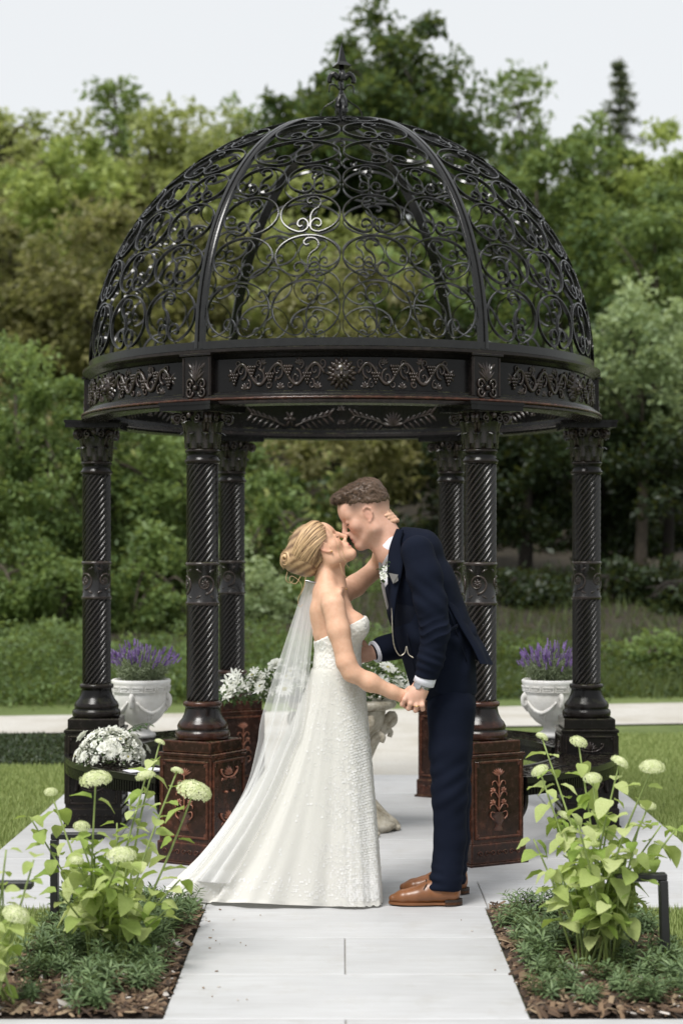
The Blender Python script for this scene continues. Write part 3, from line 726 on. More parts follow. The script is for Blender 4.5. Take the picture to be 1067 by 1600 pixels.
# --- one column in its own frame: +X points outwards from the gazebo
def petal_flat(mb, c, ang, L, W, h, lift=0.0):
    """leaf-shaped boss lying on the YZ plane (x is the height), from c along ang"""
    n = 5; t = np.linspace(0, 1, n); w = W * np.sin(PI * np.clip(t * .92 + .06, 0, 1)) ** .8
    d = np.array([math.cos(ang), math.sin(ang)]); s = np.array([-d[1], d[0]])
    rows = []
    for q in (-1, -.5, 0, .5, 1):
        yz = np.asarray(c)[None] + d[None] * (t * L)[:, None] + s[None] * (q * w / 2)[:, None]
        rows.append(np.c_[lift + h * (1 - q * q) * np.sin(PI * np.clip(t + .12, 0, 1)) ** .5 - .002, yz])
    mb.grid(np.stack(rows, 1))
def stem(mb, pts, r, n=14, x=0.0):
    p = catmull(pts, n); mb.tube(np.c_[np.full(n, x), p], np.linspace(r, r * .6, n), 6)
def spiral2(c, r0, a0, turns, n=22, dirn=1, grow=.2):
    t = np.linspace(0, 1, n); r = r0 * (1 - (1 - grow) * t); a = a0 + dirn * turns * 2 * PI * t
    return np.c_[c[0] + r * np.cos(a), c[1] + r * np.sin(a)]
def relief_vase():
    mb = MB(); z0 = .155
    vz = np.linspace(0, .085, 9); prof = [.022, .020, .012, .014, .027, .031, .029, .020, .026]
    rows = [np.c_[.008 * np.sqrt(np.maximum(0, 1 - u * u)) - .001 + 0 * vz, u * np.interp(vz, np.linspace(0, .085, 9), prof), z0 + vz] for u in np.linspace(-1, 1, 9)]
    mb.grid(np.stack(rows, 1))
    for s in (-1, 1): stem(mb, [(s * .026, z0 + .05), (s * .04, z0 + .066), (s * .036, z0 + .085), (s * .02, z0 + .082)], .0032, 12, .002)
    stem(mb, [(0, z0 + .08), (.001, z0 + .18), (0, z0 + .25)], .0035, 10, .002)
    for zz, w in ((.11, .04), (.165, .036), (.215, .03)):
        for s in (-1, 1): stem(mb, [(0, z0 + zz - .02), (s * w * .5, z0 + zz + .008), (s * w, z0 + zz + .004), (s * w * 1.05, z0 + zz - .01)], .003, 12, .002)
    for zz in (.128, .182):
        for s in (-1, 1):
            c = (s * .026, z0 + zz)
            for k in range(6): petal_flat(mb, c, k * PI / 3 + .3, .016, .012, .006)
            mb.sphere((.005, *c), .005, 8, 5)
    for k in range(7): petal_flat(mb, (0, z0 + .245), PI / 2 + (k - 3) * .32, .04, .011, .006)
    return mb
def relief_palmette():
    mb = MB()
    for z0 in (.40, .20):
        for k in range(7):
            a = (k - 3) * .42; petal_flat(mb, (0, z0), PI / 2 + a, .045 - .003 * abs(k - 3), .013, .007)
        for s in (-1, 1):
            stem(mb, [(0, z0 - .01), (s * .03, z0 - .006), (s * .055, z0 + .012), (s * .06, z0 + .03), (s * .048, z0 + .028)], .0045, 12, .002)
            for k in range(3): petal_flat(mb, (s * (.012 + .015 * k), z0 - .008), -PI / 2 + s * .5, .02, .008, .005)
    for s in (-1, 1): mb.sphere((.003, s * .025, .325), .0065, 8, 5)
    return mb
def face_rot(mb, k, half):
    """relief on the YZ plane -> face k of a square block"""
    a = k * PI / 2; ca, sa = math.cos(a), math.sin(a)
    def fn(v):
        x, y = v[:, 0] + half, v[:, 1]
        return np.c_[x * ca - y * sa, x * sa + y * ca, v[:, 2]]
    return mb.map(fn)
def m_of(kind): return M['iron_cu'] if kind == 'cu' else M['iron']
def make_column(kind):
    col = empty('column', (0, 0, 0), 0, gazebo); pm = m_of(kind); sm = M['iron']
    hw = .1415
    mb = MB(); mb.ibox((0, 0, .006), (.315, .315, .012), .004, .002); mb.ibox((0, 0, .055), (.298, .298, .09))
    mb.ibox((0, 0, .2925), (2 * hw, 2 * hw, .391)); mb.ibox((0, 0, .494), (.296, .296, .016), .006, .004)
    for k in range(4):     # raised panel frame on each face
        fr = MB()
        for s in (-1, 1): fr.box((.002, s * .122, .295), (.010, .012, .35), bev=.003)
        for z in (.125, .465): fr.box((.0023, 0, z), (.010, .2322, .012), bev=.003)
        for s in (-1, 1):
            for z, q in ((.138, 1), (.452, -1)): fr.sphere((.0, s * .112, z), (.006, .010, .010), 8, 5)
        face_rot(fr, k, hw); mb.add(np.concatenate(fr.v), fr.f)
    ped = mb.build('pedestal', pm, col, sharp=35)
    for k in range(4):
        rl = relief_vase() if k % 2 == 0 else relief_palmette()
        rl.map(lambda v: v * [1.7, 1.12, 1] + [0, 0, .0])
        face_rot(rl, k, hw + .0015).build('relief', M['relief_cu'] if kind == 'cu' else M['relief'], ped)
    # little scrolled band on the plinth
    for k in range(4):
        sc = MB()
        for i in range(7):
            c = ((i - 3) * .034, .055); q = spiral2(c, .014, 0 if i % 2 else PI, 1.1, 16, 1 if i % 2 else -1); sc.tube(np.c_[np.full(16, .001), q], .003, 5)
        face_rot(sc, k, .149).build('plinth_scroll', pm, ped)
    MB().ibox((0, 0, .529), (.262, .262, .054)).build('pedestal_cap', pm, col, smooth=False)
    MB().lathe([(.05, .555), (.118, .556), (.124, .565), (.126, .58), (.122, .594), (.112, .599), (.114, .604), (.116, .618), (.108, .634), (.094, .65), (.084, .672), (.079, .695), (.078, .703), (.086, .707), (.089, .716), (.086, .726), (.074, .731), (.05, .731)], 40).build('base_moulding', M['iron_mid'] if kind == 'cu' else M['iron'], col)
    # twisted shaft: two lengths of rope fluting
    for z0, z1 in ((.73, 1.17), (1.36, 1.815)):
        na, nz = 160, 96; a = np.arange(na) * 2 * PI / na; z = np.linspace(z0, z1, nz)
        ph = 16 * a[None] - (z[:, None] - z0) * 185
        tw = np.abs(np.cos(ph / 2)) ** .8
        r = .0575 + .0165 * tw
        r[0] = r[-1] = .066
        V = np.stack([r * np.cos(a), r * np.sin(a), np.repeat(z[:, None], na, 1)], -1)
        MB().grid(V, closed_v=True, flip=True).build('shaft', M['iron_shaft'], col)
    mb = MB().lathe([(.05, 1.165), (.074, 1.166), (.079, 1.173), (.079, 1.181), (.073, 1.187), (.0725, 1.343), (.079, 1.349), (.079, 1.358), (.074, 1.364), (.05, 1.365)], 40)
    for k in range(4):       # scrolled medallions round the band
        bd = MB(); q = spiral2((0, 1.265), .047, -PI / 2, 1.6, 34, 1, .12); bd.tube(np.c_[np.zeros(34), q], np.linspace(.006, .003, 34), 6)
        for j in range(8): petal_flat(bd, (0, 1.265), j * PI / 4, .024, .012, .007)
        for s in (-1, 1):
            for zz in (1.212, 1.318): petal_flat(bd, (s * .02, zz), PI / 2 * (1 - s) + s * .5 * (1 if zz > 1.26 else -1), .035, .014, .006)
        def wrap(v, k=k):
            a = v[:, 1] / .073 + k * PI / 2 + PI / 4; r = v[:, 0] + .0725
            return np.c_[r * np.cos(a), r * np.sin(a), v[:, 2]]
        bd.map(wrap); mb.add(np.concatenate(bd.v), bd.f)
    mb.build('band', M['relief'], col)
    MB().lathe([(.05, 1.812), (.077, 1.813), (.083, 1.821), (.083, 1.829), (.075, 1.836), (.073, 1.85), (.074, 1.862), (.080, 1.866), (.081, 1.874), (.074, 1.879), (.05, 1.879)], 36).build('neck_ring', sm, col)
    # capital: bell, two tiers of curling leaves, corner volutes
    mb = MB().lathe([(.05, 1.877), (.068, 1.879), (.070, 1.90), (.074, 1.95), (.082, 2.0), (.098, 2.045), (.104, 2.052), (.05, 2.052)], 28)
    def acanthus(a, z0, h, w, out, r0):
        n, mseg = 9, 7; t = np.linspace(0, 1, n); rows = []
        rr = r0 + .008 + out * t ** 2.5; zz = z0 + h * np.sin(t * PI * .60) / math.sin(PI * .5)
        zz = np.where(t > .8, zz - (t - .8) * h * .5, zz)
        ww = w * (.55 + .6 * np.sin(PI * t ** .8)) * (1 - .45 * t ** 4)
        for u in np.linspace(-1, 1, mseg):
            lob = 1 + .16 * np.cos(t * 22) * abs(u)
            rr2 = rr + .006 * (1 - abs(u)) - .004 * u * u; ang = a + u * ww / 2 * lob / r0
            rows.append(np.stack([rr2 * np.cos(ang), rr2 * np.sin(ang), zz], -1))
        mb.grid(np.stack(rows, 1), flip=True)
    for k in range(8): acanthus(k * PI / 4, 1.881, .075, .05, .026, .069)
    for k in range(8): acanthus(k * PI / 4 + PI / 8, 1.905, .105, .055, .034, .072)
    for k in range(4):
        a = PI / 4 + k * PI / 2; dr = np.array([math.cos(a), math.sin(a)])
        for s in (-1, 1):
            q = spiral2((.118, 2.015), .024, PI * .75, 1.5, 26, -1, .15); q = np.concatenate([[(.072, 1.94), (.082, 1.985)], q])
            tn = np.array([-dr[1], dr[0]]) * s * .008
            mb.tube(np.c_[q[:, 0:1] * dr[None] + tn, q[:, 1]], np.linspace(.009, .006, len(q)), 6)
        b_ = k * PI / 2; d2 = np.array([math.cos(b_), math.sin(b_)]); mb.sphere((*(d2 * .108), 2.03), (.013, .013, .015), 8, 5)
        for s in (-1, 1):
            q = spiral2((s * .035, 2.018), .018, PI / 2, 1.2, 18, -s, .2); t2 = np.array([-d2[1], d2[0]])
            mb.tube(d2[0] * .098 * np.array([[1, 0, 0]]) + d2[1] * .098 * np.array([[0, 1, 0]]) + np.c_[q[:, 0:1] * t2[None], q[:, 1]], .005, 5)
    mb.build('capital', M['relief'], col)
    e = .143; pts = []
    for k in range(4):
        a = k * PI / 2
        for u in np.linspace(-1, 1, 9)[:-1]:
            x, y = e - .02 * (1 - u * u) - (.006 if abs(u) == 1 else 0), u * e
            pts.append((x * math.cos(a) - y * math.sin(a), x * math.sin(a) + y * math.cos(a)))
    MB().prism(pts, 2.05, 2.074).prism(np.array(pts) * 1.035, 2.0742, 2.088).build('abacus', M['iron_flat'], col, smooth=False)
    return col
COLS = [(-60, 'cu', 'iron column with copper worn pedestal beside the groom'), (-120, 'cu', 'iron column with copper worn pedestal behind the dress train'),
        (120, 'cu', 'rear left column with reddish pedestal behind the bride'), (60, 'cu', 'rear column half hidden behind the groom'),
        (0, 'bk', 'rightmost black column'), (180, 'bk', 'leftmost black column beside the bouquet')]
protos = {}
for ang, kind, lab in COLS:
    if kind not in protos: c = protos[kind] = make_column(kind)
    else: c = clone_tree(protos[kind], gazebo)
    a = math.radians(ang); c.location = (GR * math.cos(a), GR * math.sin(a), 0); c.rotation_euler = (0, 0, a); c['label'] = lab

# --- ring beam
ent = MB().lathe([(1.325, 2.075), (1.336, 2.080), (1.336, 2.090), (1.318, 2.095), (1.316, 2.103), (1.326, 2.107), (1.324, 2.116), (1.306, 2.121), (1.304, 2.130), (1.288, 2.135),
    (1.286, 2.283), (1.298, 2.288), (1.304, 2.299), (1.318, 2.305), (1.330, 2.315), (1.330, 2.327), (1.296, 2.333), (1.292, 2.35), (1.278, 2.351), (1.278, 2.332),
    (1.225, 2.330), (1.218, 2.29), (1.222, 2.283), (1.222, 2.135), (1.212, 2.130), (1.208, 2.112), (1.196, 2.107), (1.192, 2.090), (1.200, 2.085), (1.2, 2.075), (1.325, 2.075)], 180, cap=False)
beam = ent.build('ring_beam', M['iron'], gazebo, sharp=40)
# rope moulding under the beam
n = 360; a = np.arange(n) * 2 * PI / n
MB().tube(np.c_[1.331 * np.cos(a), 1.331 * np.sin(a), np.full(n, 2.100)], .006 + .0022 * (np.arange(n) % 2), 6, up=(0, 0, 1), closed=True).build('rope_moulding', M['iron_mid'], beam)
def wrapcyl(mb, R, a0, inward=False, zs=1.0, zc=2.209, hs=1.0, ys=1.0):
    def fn(v):
        v = np.c_[v[:, 0] * hs, v[:, 1] * ys, zc + (v[:, 2] - zc) * zs]
        a = a0 + v[:, 1] / R * (-1 if inward else 1); r = R - v[:, 0] if inward else R + v[:, 0]
        return np.c_[r * np.cos(a), r * np.sin(a), v[:, 2]]
    return mb.map(fn)
def vine(sgn):
    mb = MB(); zc = 2.209; s = np.linspace(.075, .50, 60); p = np.c_[s * sgn, zc + .034 * np.sin((s - .075) * 2 * PI / .17)]
    mb.tube(np.c_[np.full(60, .003), p], .0062, 6)
    r_ = random.Random(3)
    for k in range(5):
        sk = .118 + .085 * k; up = 1 if k % 2 else -1
        q = spiral2((sgn * sk, zc - up * .012), .028, PI / 2 * up, 1.25, 26, sgn * up, .15); mb.tube(np.c_[np.full(26, .003), q], np.linspace(.005, .003, 26), 5)
        # grapes
        gxx, gzz = sgn * (sk + .035), zc + up * .012
        for row in range(4):
            for c in range(4 - row):
                mb.sphere((.005, gxx + (c - (3 - row) / 2) * .0105, gzz - .010 * row + .012), .0062, 6, 4)
        # leaf
        lx, lz = sgn * (sk - .012), zc + up * .04
        for j in range(5): petal_flat(mb, (lx, lz - .008), PI / 2 + (j - 2) * .6, .026, .014, .006)
    for k in range(9):
        sk = .085 + .049 * k; up = -1 if k % 2 else 1
        q = spiral2((sgn * sk, zc + up * .034), .017, -PI / 2 * up, 1.1, 16, -sgn * up, .2); mb.tube(np.c_[np.full(16, .002), q], np.linspace(.0042, .0026, 16), 5)
        petal_flat(mb, (sgn * (sk + .02), zc - up * .026), PI / 2 * up + .4 * sgn, .026, .013, .005)
    for j in range(3): petal_flat(mb, (sgn * .50, zc + .0), (0 if sgn > 0 else PI) + (j - 1) * .7, .035, .016, .006)
    return mb
def lion():
    mb = MB(); zc = 2.209
    for ring, (r, L, n_) in enumerate(((.030, .034, 16), (.022, .026, 12))):
        for k in range(n_):
            a = k * 2 * PI / n_ + ring * .2; petal_flat(mb, (r * math.cos(a), zc + r * math.sin(a)), a, L, .019, .010, .004 + .006 * ring)
    mb.sphere((.010, 0, zc), (.018, .033, .038), 14, 9)
    for s in (-1, 1):
        mb.sphere((.022, s * .014, zc + .012), (.008, .010, .006), 8, 5); mb.sphere((.025, s * .010, zc - .014), (.010, .011, .010), 8, 5)
        mb.sphere((.010, s * .030, zc + .030), (.008, .009, .010), 8, 5)
    mb.tube([(.022, 0, zc + .02), (.031, 0, zc - .004), (.032, 0, zc - .010)], [.006, .007, .009], 7)
    mb.sphere((.022, 0, zc - .027), (.010, .009, .008), 8, 5); return mb
def palm_block():
    mb = MB(); zc = 2.170
    for k in range(7): petal_flat(mb, (0, zc + .02), PI / 2 + (k - 3) * .3, .062 - .004 * abs(k - 3), .013, .008)
    for s in (-1, 1):
        for z, q in ((zc + .01, 1), (zc - .012, -1)):
            w = spiral2((s * .03, z), .018, PI if s > 0 else 0, 1.2, 18, -s * q, .2); mb.tube(np.c_[np.full(18, .003), w], .0045, 5)
        petal_flat(mb, (s * .012, zc + .05), PI / 2 - s * .9, .04, .014, .007)
    mb.sphere((.006, 0, zc), .009, 8, 5); return mb
def inner_palm(kind):
    mb = MB(); zc = 2.18
    if kind == 0:
        for k in range(9): petal_flat(mb, (0, zc - .02), PI / 2 + (k - 4) * .34, .07, .018, .008)
    else:
        for k in range(6): petal_flat(mb, (0, zc + .01), k * PI / 3, .04, .022, .009)
        mb.sphere((.006, 0, zc + .01), .012, 8, 5)
    for s in (-1, 1):
        stem(mb, [(s * .03, zc - .02), (s * .12, zc + .01), (s * .24, zc + .03)], .005, 12, .002)
        for k in range(6):
            x = .06 + .033 * k
            for q in (-1, 1): petal_flat(mb, (s * x, zc - .012 + .008 * k), (0 if s > 0 else PI) + s * q * .65, .055, .017, .007)
    return mb
vL = wrapcyl(vine(-1), 1.287, 0, zs=1.38, hs=1.5).build('vine_relief', M['relief'], beam); vR = wrapcyl(vine(1), 1.287, 0, zs=1.38, hs=1.5).build('vine_relief', M['relief'], beam)
ln = wrapcyl(lion(), 1.287, 0, zs=1.2, hs=1.3, ys=1.1).build('lion_mask', M['relief'], beam)
blk = MB(); blk.ibox((1.297, 0, 2.209), (.045, .155, .188)); blk.ibox((1.300, 0, 2.307), (.068, .172, .012), .004, .002)
for s in (-1, 1): blk.box((1.3205, s * .071, 2.209), (.008, .010, .178), bev=.002)
bk = blk.build('corner_block', M['iron'], beam, smooth=False)
pb = wrapcyl(palm_block(), 1.322, 0, zs=1.55, zc=2.195, hs=1.3, ys=1.15).build('palmette_relief', M['relief'], beam)
ips = [wrapcyl(inner_palm(k), 1.221, 0, True, zs=1.35, zc=2.19, hs=1.6).build('leaf_relief', M['relief'], beam) for k in (0, 1)]
st_ = MB()
for z, s in ((2.165, 1), (2.245, -1)):
    for k in range(5): petal_flat(st_, (0, z), PI / 2 + (k - 2) * .7, .03 , .013, .007)
st_ = wrapcyl(st_, 1.221, 0, True).build('leaf_relief', M['relief'], beam)
for i in range(6):
    am = math.radians(-90 + 60 * i); ac = math.radians(-60 + 60 * i)
    for o, a in ((vL, am), (vR, am), (ln, am), (bk, ac), (pb, ac), (st_, am), (ips[0], am - .25), (ips[1], am + .25)):
        if i == 0: o.rotation_euler = (0, 0, a)
        else: clone(o, beam, rot=(0, 0, a))

# --- dome
DR, DZ = 1.292, 2.340
dome = empty('dome', (0, 0, DZ), 0, gazebo)
t = np.linspace(0, PI / 2 - .03, 44)
rib_path = np.c_[DR * np.cos(t), 0 * t, DR * np.sin(t)]
sec = [(-.010, -.026), (.006, -.026), (.010, -.020), (.010, -.006), (.003, -.003), (.003, .003), (.010, .006), (.010, .020), (.006, .026), (-.010, .026)]
rib = MB().sweep(rib_path, sec, up=rib_path).build('rib', M['steel'], dome, sharp=40)
for i in range(6):
    a = math.radians(-60 + 60 * i)
    if i == 0: rib.rotation_euler = (0, 0, a)
    else: clone(rib, dome, rot=(0, 0, a))
n = 120; a = np.arange(n) * 2 * PI / n
MB().sweep(np.c_[DR * np.cos(a), DR * np.sin(a), np.full(n, .012)], RECT(.036, .014), up=(0, 0, 1), closed=True).build('foot_ring', M['steel'], dome, sharp=40)
MB().lathe([(0, -.012), (.10, -.014), (.105, -.004), (.10, .004), (.03, .016), (0, .016)], 24, (0, 0, DR)).build('crown_plate', M['steel'], dome)
def on_sphere(lon, lat, R=DR):
    return np.stack([R * np.cos(lat) * np.cos(lon), R * np.cos(lat) * np.sin(lon), R * np.sin(lat)], -1)
def bar(u, v, lonc, w, lat0, lat1, th=.0054, wd=.0155):
    """u in -1..1 across, v in 0..1 up one scroll cell -> swept flat bar on the sphere"""
    lat = lat0 + (lat1 - lat0) * v; lon = lonc + u * w / 2
    p = on_sphere(lon, lat); return MB().sweep(p, RECT(wd, th), up=p)
def ring_curve():
    # ends rise from the foot of the ring and curl outwards like a ram's horns
    aa = np.linspace(-PI / 2 + .34, 3 * PI / 2 - .34, 46); cu, cv = .955 * np.cos(aa), .5 + .485 * np.sin(aa)
    hr = catmull([(cu[0], cv[0]), (.16, .06), (.045, .14), (.06, .27), (.19, .355), (.33, .32), (.37, .22), (.30, .165), (.22, .19)], 26)
    hl = hr.copy(); hl[:, 0] *= -1
    return np.concatenate([hr[::-1][:-1], np.c_[cu, cv], hl[1:]])
def stem_curve():
    return catmull([(0, .16), (.03, .30), (.02, .42), (.10, .56), (.27, .66), (.32, .79), (.20, .90), (-.02, .91), (-.13, .82), (-.06, .75), (.03, .77)], 30)
RC, SC = ring_curve(), stem_curve()
LATS = [1.2, 13.4, 23.3, 33.6, 42.6, 53.0, 64.5, 80]
CNT = [4, 4, 4, 4, 2, 2, 1]
half = PI / 6
for row in range(7):
    la0, la1 = math.radians(LATS[row] + .12), math.radians(LATS[row + 1] - .12); nc = CNT[row]
    inset = .026 / (DR * math.cos((la0 + la1) / 2))
    W = (2 * half - 2 * inset) / nc
    for c in range(nc):
        lonc = -half + inset + W * (c + .5)
        flip = 1 if c < nc / 2 else -1
        rg = bar(RC[:, 0], RC[:, 1], lonc, W, la0, la1).build('scroll_ring', M['steel'], dome, sharp=50)
        sm_ = bar(SC[:, 0] * flip, SC[:, 1], lonc, W, la0, la1).build('scroll_stem', M['steel'], dome, sharp=50)
        for o in (rg, sm_):
            for i in range(6):
                a = math.radians(-90 + 60 * i)
                if i == 0: o.rotation_euler = (0, 0, a)
                else: clone(o, dome, rot=(0, 0, a))
# --- finial
fin = empty('finial', (0, 0, DZ + DR), 0, gazebo)
MB().lathe([(0, .0), (.02, .004), (.016, .02), (.022, .06), (.012, .10), (.018, .14), (.010, .17), (.012, .21), (.007, .24), (.015, .275), (.013, .30), (0, .30)], 14).build('spindle', M['steel'], fin)
pyr = MB(); q = .042
pyr.add([(-q, -q, .300), (q, -q, .300), (q, q, .300), (-q, q, .300), (-.02, -.02, .325), (.02, -.02, .325), (.02, .02, .325), (-.02, .02, .325), (0, 0, .428)],
        [(3, 2, 1, 0)] + [(i, (i + 1) % 4, 4 + (i + 1) % 4, 4 + i) for i in range(4)] + [(4 + i, 4 + (i + 1) % 4, 8) for i in range(4)])
pyr.build('spear_tip', M['steel'], fin, smooth=False).rotation_euler = (0, 0, .35)
wr = MB()
for k in range(4):
    a = k * PI / 2 + .1
    for pts, r in (([(.014, .235), (.04, .262), (.062, .24), (.06, .215)], .016), ([(.012, .18), (.035, .205), (.06, .20), (.064, .165)], .005)):
        p = catmull(pts, 12); wr.tube(np.c_[p[:, 0] * math.cos(a), p[:, 0] * math.sin(a), p[:, 1]], r * np.linspace(1, .75, 12), 7)
wr.build('leaf_scroll', M['steel'], fin)
for k in range(4):
    a = k * PI / 2 + .1; p = catmull([(.010, .155), (.04, .12), (.09, .085), (.108, .04), (.09, -.002)], 20)
    MB().sweep(np.c_[p[:, 0] * math.cos(a), p[:, 0] * math.sin(a), p[:, 1]], RECT(.005, .014), up=(0, 0, 1)).build('cage_bar', M['steel'], fin)
    p = catmull([(.004, .16), (.026, .115), (.03, .07), (.012, .02), (.006, .0)], 14)
    MB().sweep(np.c_[p[:, 0] * math.cos(a + .78), p[:, 0] * math.sin(a + .78), p[:, 1]], RECT(.014, .020), up=(0, 0, 1)).build('cage_bar', M['steel'], fin)

# --- curved benches between the pedestals
def arc_box(mb, r0, r1, z0, z1, a0, a1, n=30):
    a = np.linspace(a0, a1, n); c, s = np.cos(a), np.sin(a)
    V = np.stack([np.stack([r * c, r * s, np.full(n, z)], -1) for r, z in ((r0, z0), (r1, z0), (r1, z1), (r0, z1))], 1)
    mb.grid(V, closed_v=True, flip=True); k = mb.n - 4 * n
    mb.f.append((k, k + 1, k + 2, k + 3)); mb.f.append((k + 4 * n - 1, k + 4 * n - 2, k + 4 * n - 3, k + 4 * n - 4)); mb.m += [0, 0]
def make_bench(name='bench'):
    b = empty(name, (0, 0, 0), 0, gazebo); A = math.radians(30) - .115; r0, r1, zt = 1.11, 1.42, .385
    fr = MB(); arc_box(fr, r0, r0 + .022, zt - .03, zt, -A, A); arc_box(fr, r1 - .022, r1, zt - .03, zt, -A, A)
    for s in (-1, 1): arc_box(fr, r0 + .0225, r1 - .0225, zt - .028, zt - .001, s * A - .012, s * A + .012 - (.0), 3)
    arc_box(fr, 1.258, 1.270, zt - .016, zt - .002, -A + .013, A - .013)
    fr.build('seat_frame', M['iron_shaft'], b, sharp=40)
    lt = MB()
    for rr in (1.155, 1.215, 1.315, 1.37):
        nk = 13
        for k in range(nk):
            ac = -A + .03 + (2 * A - .06) * (k + .5) / nk; w = (2 * A - .06) / nk * rr * .52
            tt = np.linspace(0, 2 * PI * .86, 16) + k * 1.3; sp = np.linspace(1, .45, 16)
            x = rr + w * sp * np.cos(tt); y = w * sp * np.sin(tt)
            lt.sweep(np.c_[x * math.cos(ac) - y * math.sin(ac), x * math.sin(ac) + y * math.cos(ac), np.full(16, zt - .008)], RECT(.010, .009), up=(0, 0, 1))
    for k in range(27):
        ac = -A + .02 + (2 * A - .04) * k / 26; dk = .03 if k % 2 else -.03
        lt.sweep([((r0 + .02) * math.cos(ac - dk), (r0 + .02) * math.sin(ac - dk), zt - .012), (1.265 * math.cos(ac), 1.265 * math.sin(ac), zt - .010), ((r1 - .02) * math.cos(ac + dk), (r1 - .02) * math.sin(ac + dk), zt - .012)], RECT(.010, .008), up=(0, 0, 1))
    lt.build('seat_lattice', M['iron_shaft'], b, sharp=40)
    ap = MB(); arc_box(ap, r1 - .020, r1 - .008, zt - .085, zt - .031, -A, A); arc_box(ap, r0 + .008, r0 + .020, zt - .11, zt - .031, -A, A)
    for k in range(60):
        ac = -A + 2 * A * (k + .5) / 60; ap.box(((r1 - .006) * math.cos(ac), (r1 - .006) * math.sin(ac), zt - .058), (.006, .012, .05), rz=ac)
    ap.build('apron', M['iron_flat'], b, smooth=False)
    for s in (-1, 1):
        br = MB(); a = s * (A - .03)
        for rr in (r0 + .06, r1 - .06):
            p = catmull([(0, zt - .03), (-s * .0, zt - .14), (s * .05, zt - .2), (s * .085, zt - .17)], 12)
            br.sweep(np.c_[rr * np.cos(a + p[:, 0] / rr), rr * np.sin(a + p[:, 0] / rr), p[:, 1]], RECT(.018, .018), up=(math.cos(a), math.sin(a), 0))
        br.build('bracket', M['iron'], b)
    return b
bench0 = make_bench()
for i, (ang, lab) in enumerate([(-30, 'curved pierced iron bench at the right front'), (-150, 'curved pierced iron bench carrying the bouquet'), (30, 'rear right bench under the white urn'), (150, 'rear left bench under the white urn')]):
    b_ = bench0 if i == 0 else clone_tree(bench0, gazebo)
    b_.rotation_euler = (0, 0, math.radians(ang)); b_['label'] = lab
# ------------------------------------------------------------------ the couple
def m_skin(name, tone):
    m, nt, b, o = mat_new(name)
    at = N(nt, 'ShaderNodeAttribute', attribute_name='Col'); n = noise(nt, 45, 6, .65)
    v = ramp(nt, n.outputs['Fac'], [(.3, (.90, .82, .78)), (.7, (1, 1, 1))])
    nt.links.new(mixc(nt, at.outputs['Color'], v.outputs[0], 1.0, 'MULTIPLY'), b.inputs['Base Color'])
    setv(b, Roughness=.58); b.inputs['Subsurface Weight'].default_value = .06; b.inputs['Subsurface Radius'].default_value = (.012, .005, .003); b.inputs['Subsurface Scale'].default_value = 1
    b.inputs['Specular IOR Level'].default_value = .4
    bump(nt, b, noise(nt, 220, 3).outputs['Fac'], .06, .002); return m
M['skin_w'] = m_skin('warm_skin', None); M['skin_m'] = m_skin('fair_skin', None)
def m_cloth(name, c, c2, rough=.92, scale=500, sheen=.0):
    m, nt, b, o = mat_new(name)
    n = noise(nt, 6, 4); r = ramp(nt, n.outputs['Fac'], [(.3, c2), (.7, c)]); nt.links.new(r.outputs[0], b.inputs['Base Color'])
    setv(b, Roughness=rough); b.inputs['Sheen Weight'].default_value = sheen; b.inputs['Sheen Roughness'].default_value = .4; b.inputs['Specular IOR Level'].default_value = .12
    w = N(nt, 'ShaderNodeTexWave'); tc = N(nt, 'ShaderNodeTexCoord'); nt.links.new(tc.outputs['Object'], w.inputs[0]); w.inputs['Scale'].default_value = scale; w.inputs['Distortion'].default_value = 1
    bump(nt, b, w.outputs['Fac'], .08, .001); return m
M['navy'] = m_cloth('navy_wool', (.0060, .0088, .0190), (.0042, .0062, .0140))
M['navy_dark'] = m_cloth('dark_navy_waistcoat', (.008, .010, .019), (.006, .008, .014))
M['shirt'] = m_cloth('white_shirt_cotton', (.74, .74, .80), (.68, .68, .75), .8, 700, .1)
M['tie'] = m_cloth('grey_silk_tie', (.20, .19, .185), (.13, .125, .12), .5, 300, .2)
M['shoe'] = m_simple('tan_leather', (.25, .098, .036), .34, .22, 7, .08, 120)
M['sole'] = m_simple('dark_sole', (.03, .018, .012), .6)
M['lace_cord'] = m_simple('brown_shoelace', (.035, .018, .01), .8)
M['silver'] = m_simple('watch_steel', (.45, .45, .46), .3, .1, 40, metal=1.0)
M['gold'] = m_simple('gold', (.75, .5, .2), .3, .1, 40, metal=1.0)
def m_hair(name, c1, c2):
    m, nt, b, o = mat_new(name)
    at = N(nt, 'ShaderNodeAttribute', attribute_name='Col'); sep = N(nt, 'ShaderNodeSeparateColor'); nt.links.new(at.outputs['Color'], sep.inputs[0])
    n = noise(nt, 90, 4, .7); a = N(nt, 'ShaderNodeMath', operation='MULTIPLY_ADD'); nt.links.new(n.outputs['Fac'], a.inputs[0]); a.inputs[1].default_value = .5; nt.links.new(sep.outputs[0], a.inputs[2])
    s = N(nt, 'ShaderNodeMath', operation='SUBTRACT'); nt.links.new(a.outputs[0], s.inputs[0]); s.inputs[1].default_value = .25
    r = ramp(nt, s.outputs[0], [(0, c1), (1, c2)]); nt.links.new(r.outputs[0], b.inputs['Base Color'])
    setv(b, Roughness=.42); b.inputs['Specular IOR Level'].default_value = .4; b.inputs['Anisotropic'].default_value = .5
    bump(nt, b, n.outputs['Fac'], .4, .004); return m
M['blonde'] = m_hair('blonde_hair', (.11, .056, .027), (.66, .45, .25)); M['brown_hair'] = m_hair('brown_hair', (.022, .013, .008), (.15, .09, .055))

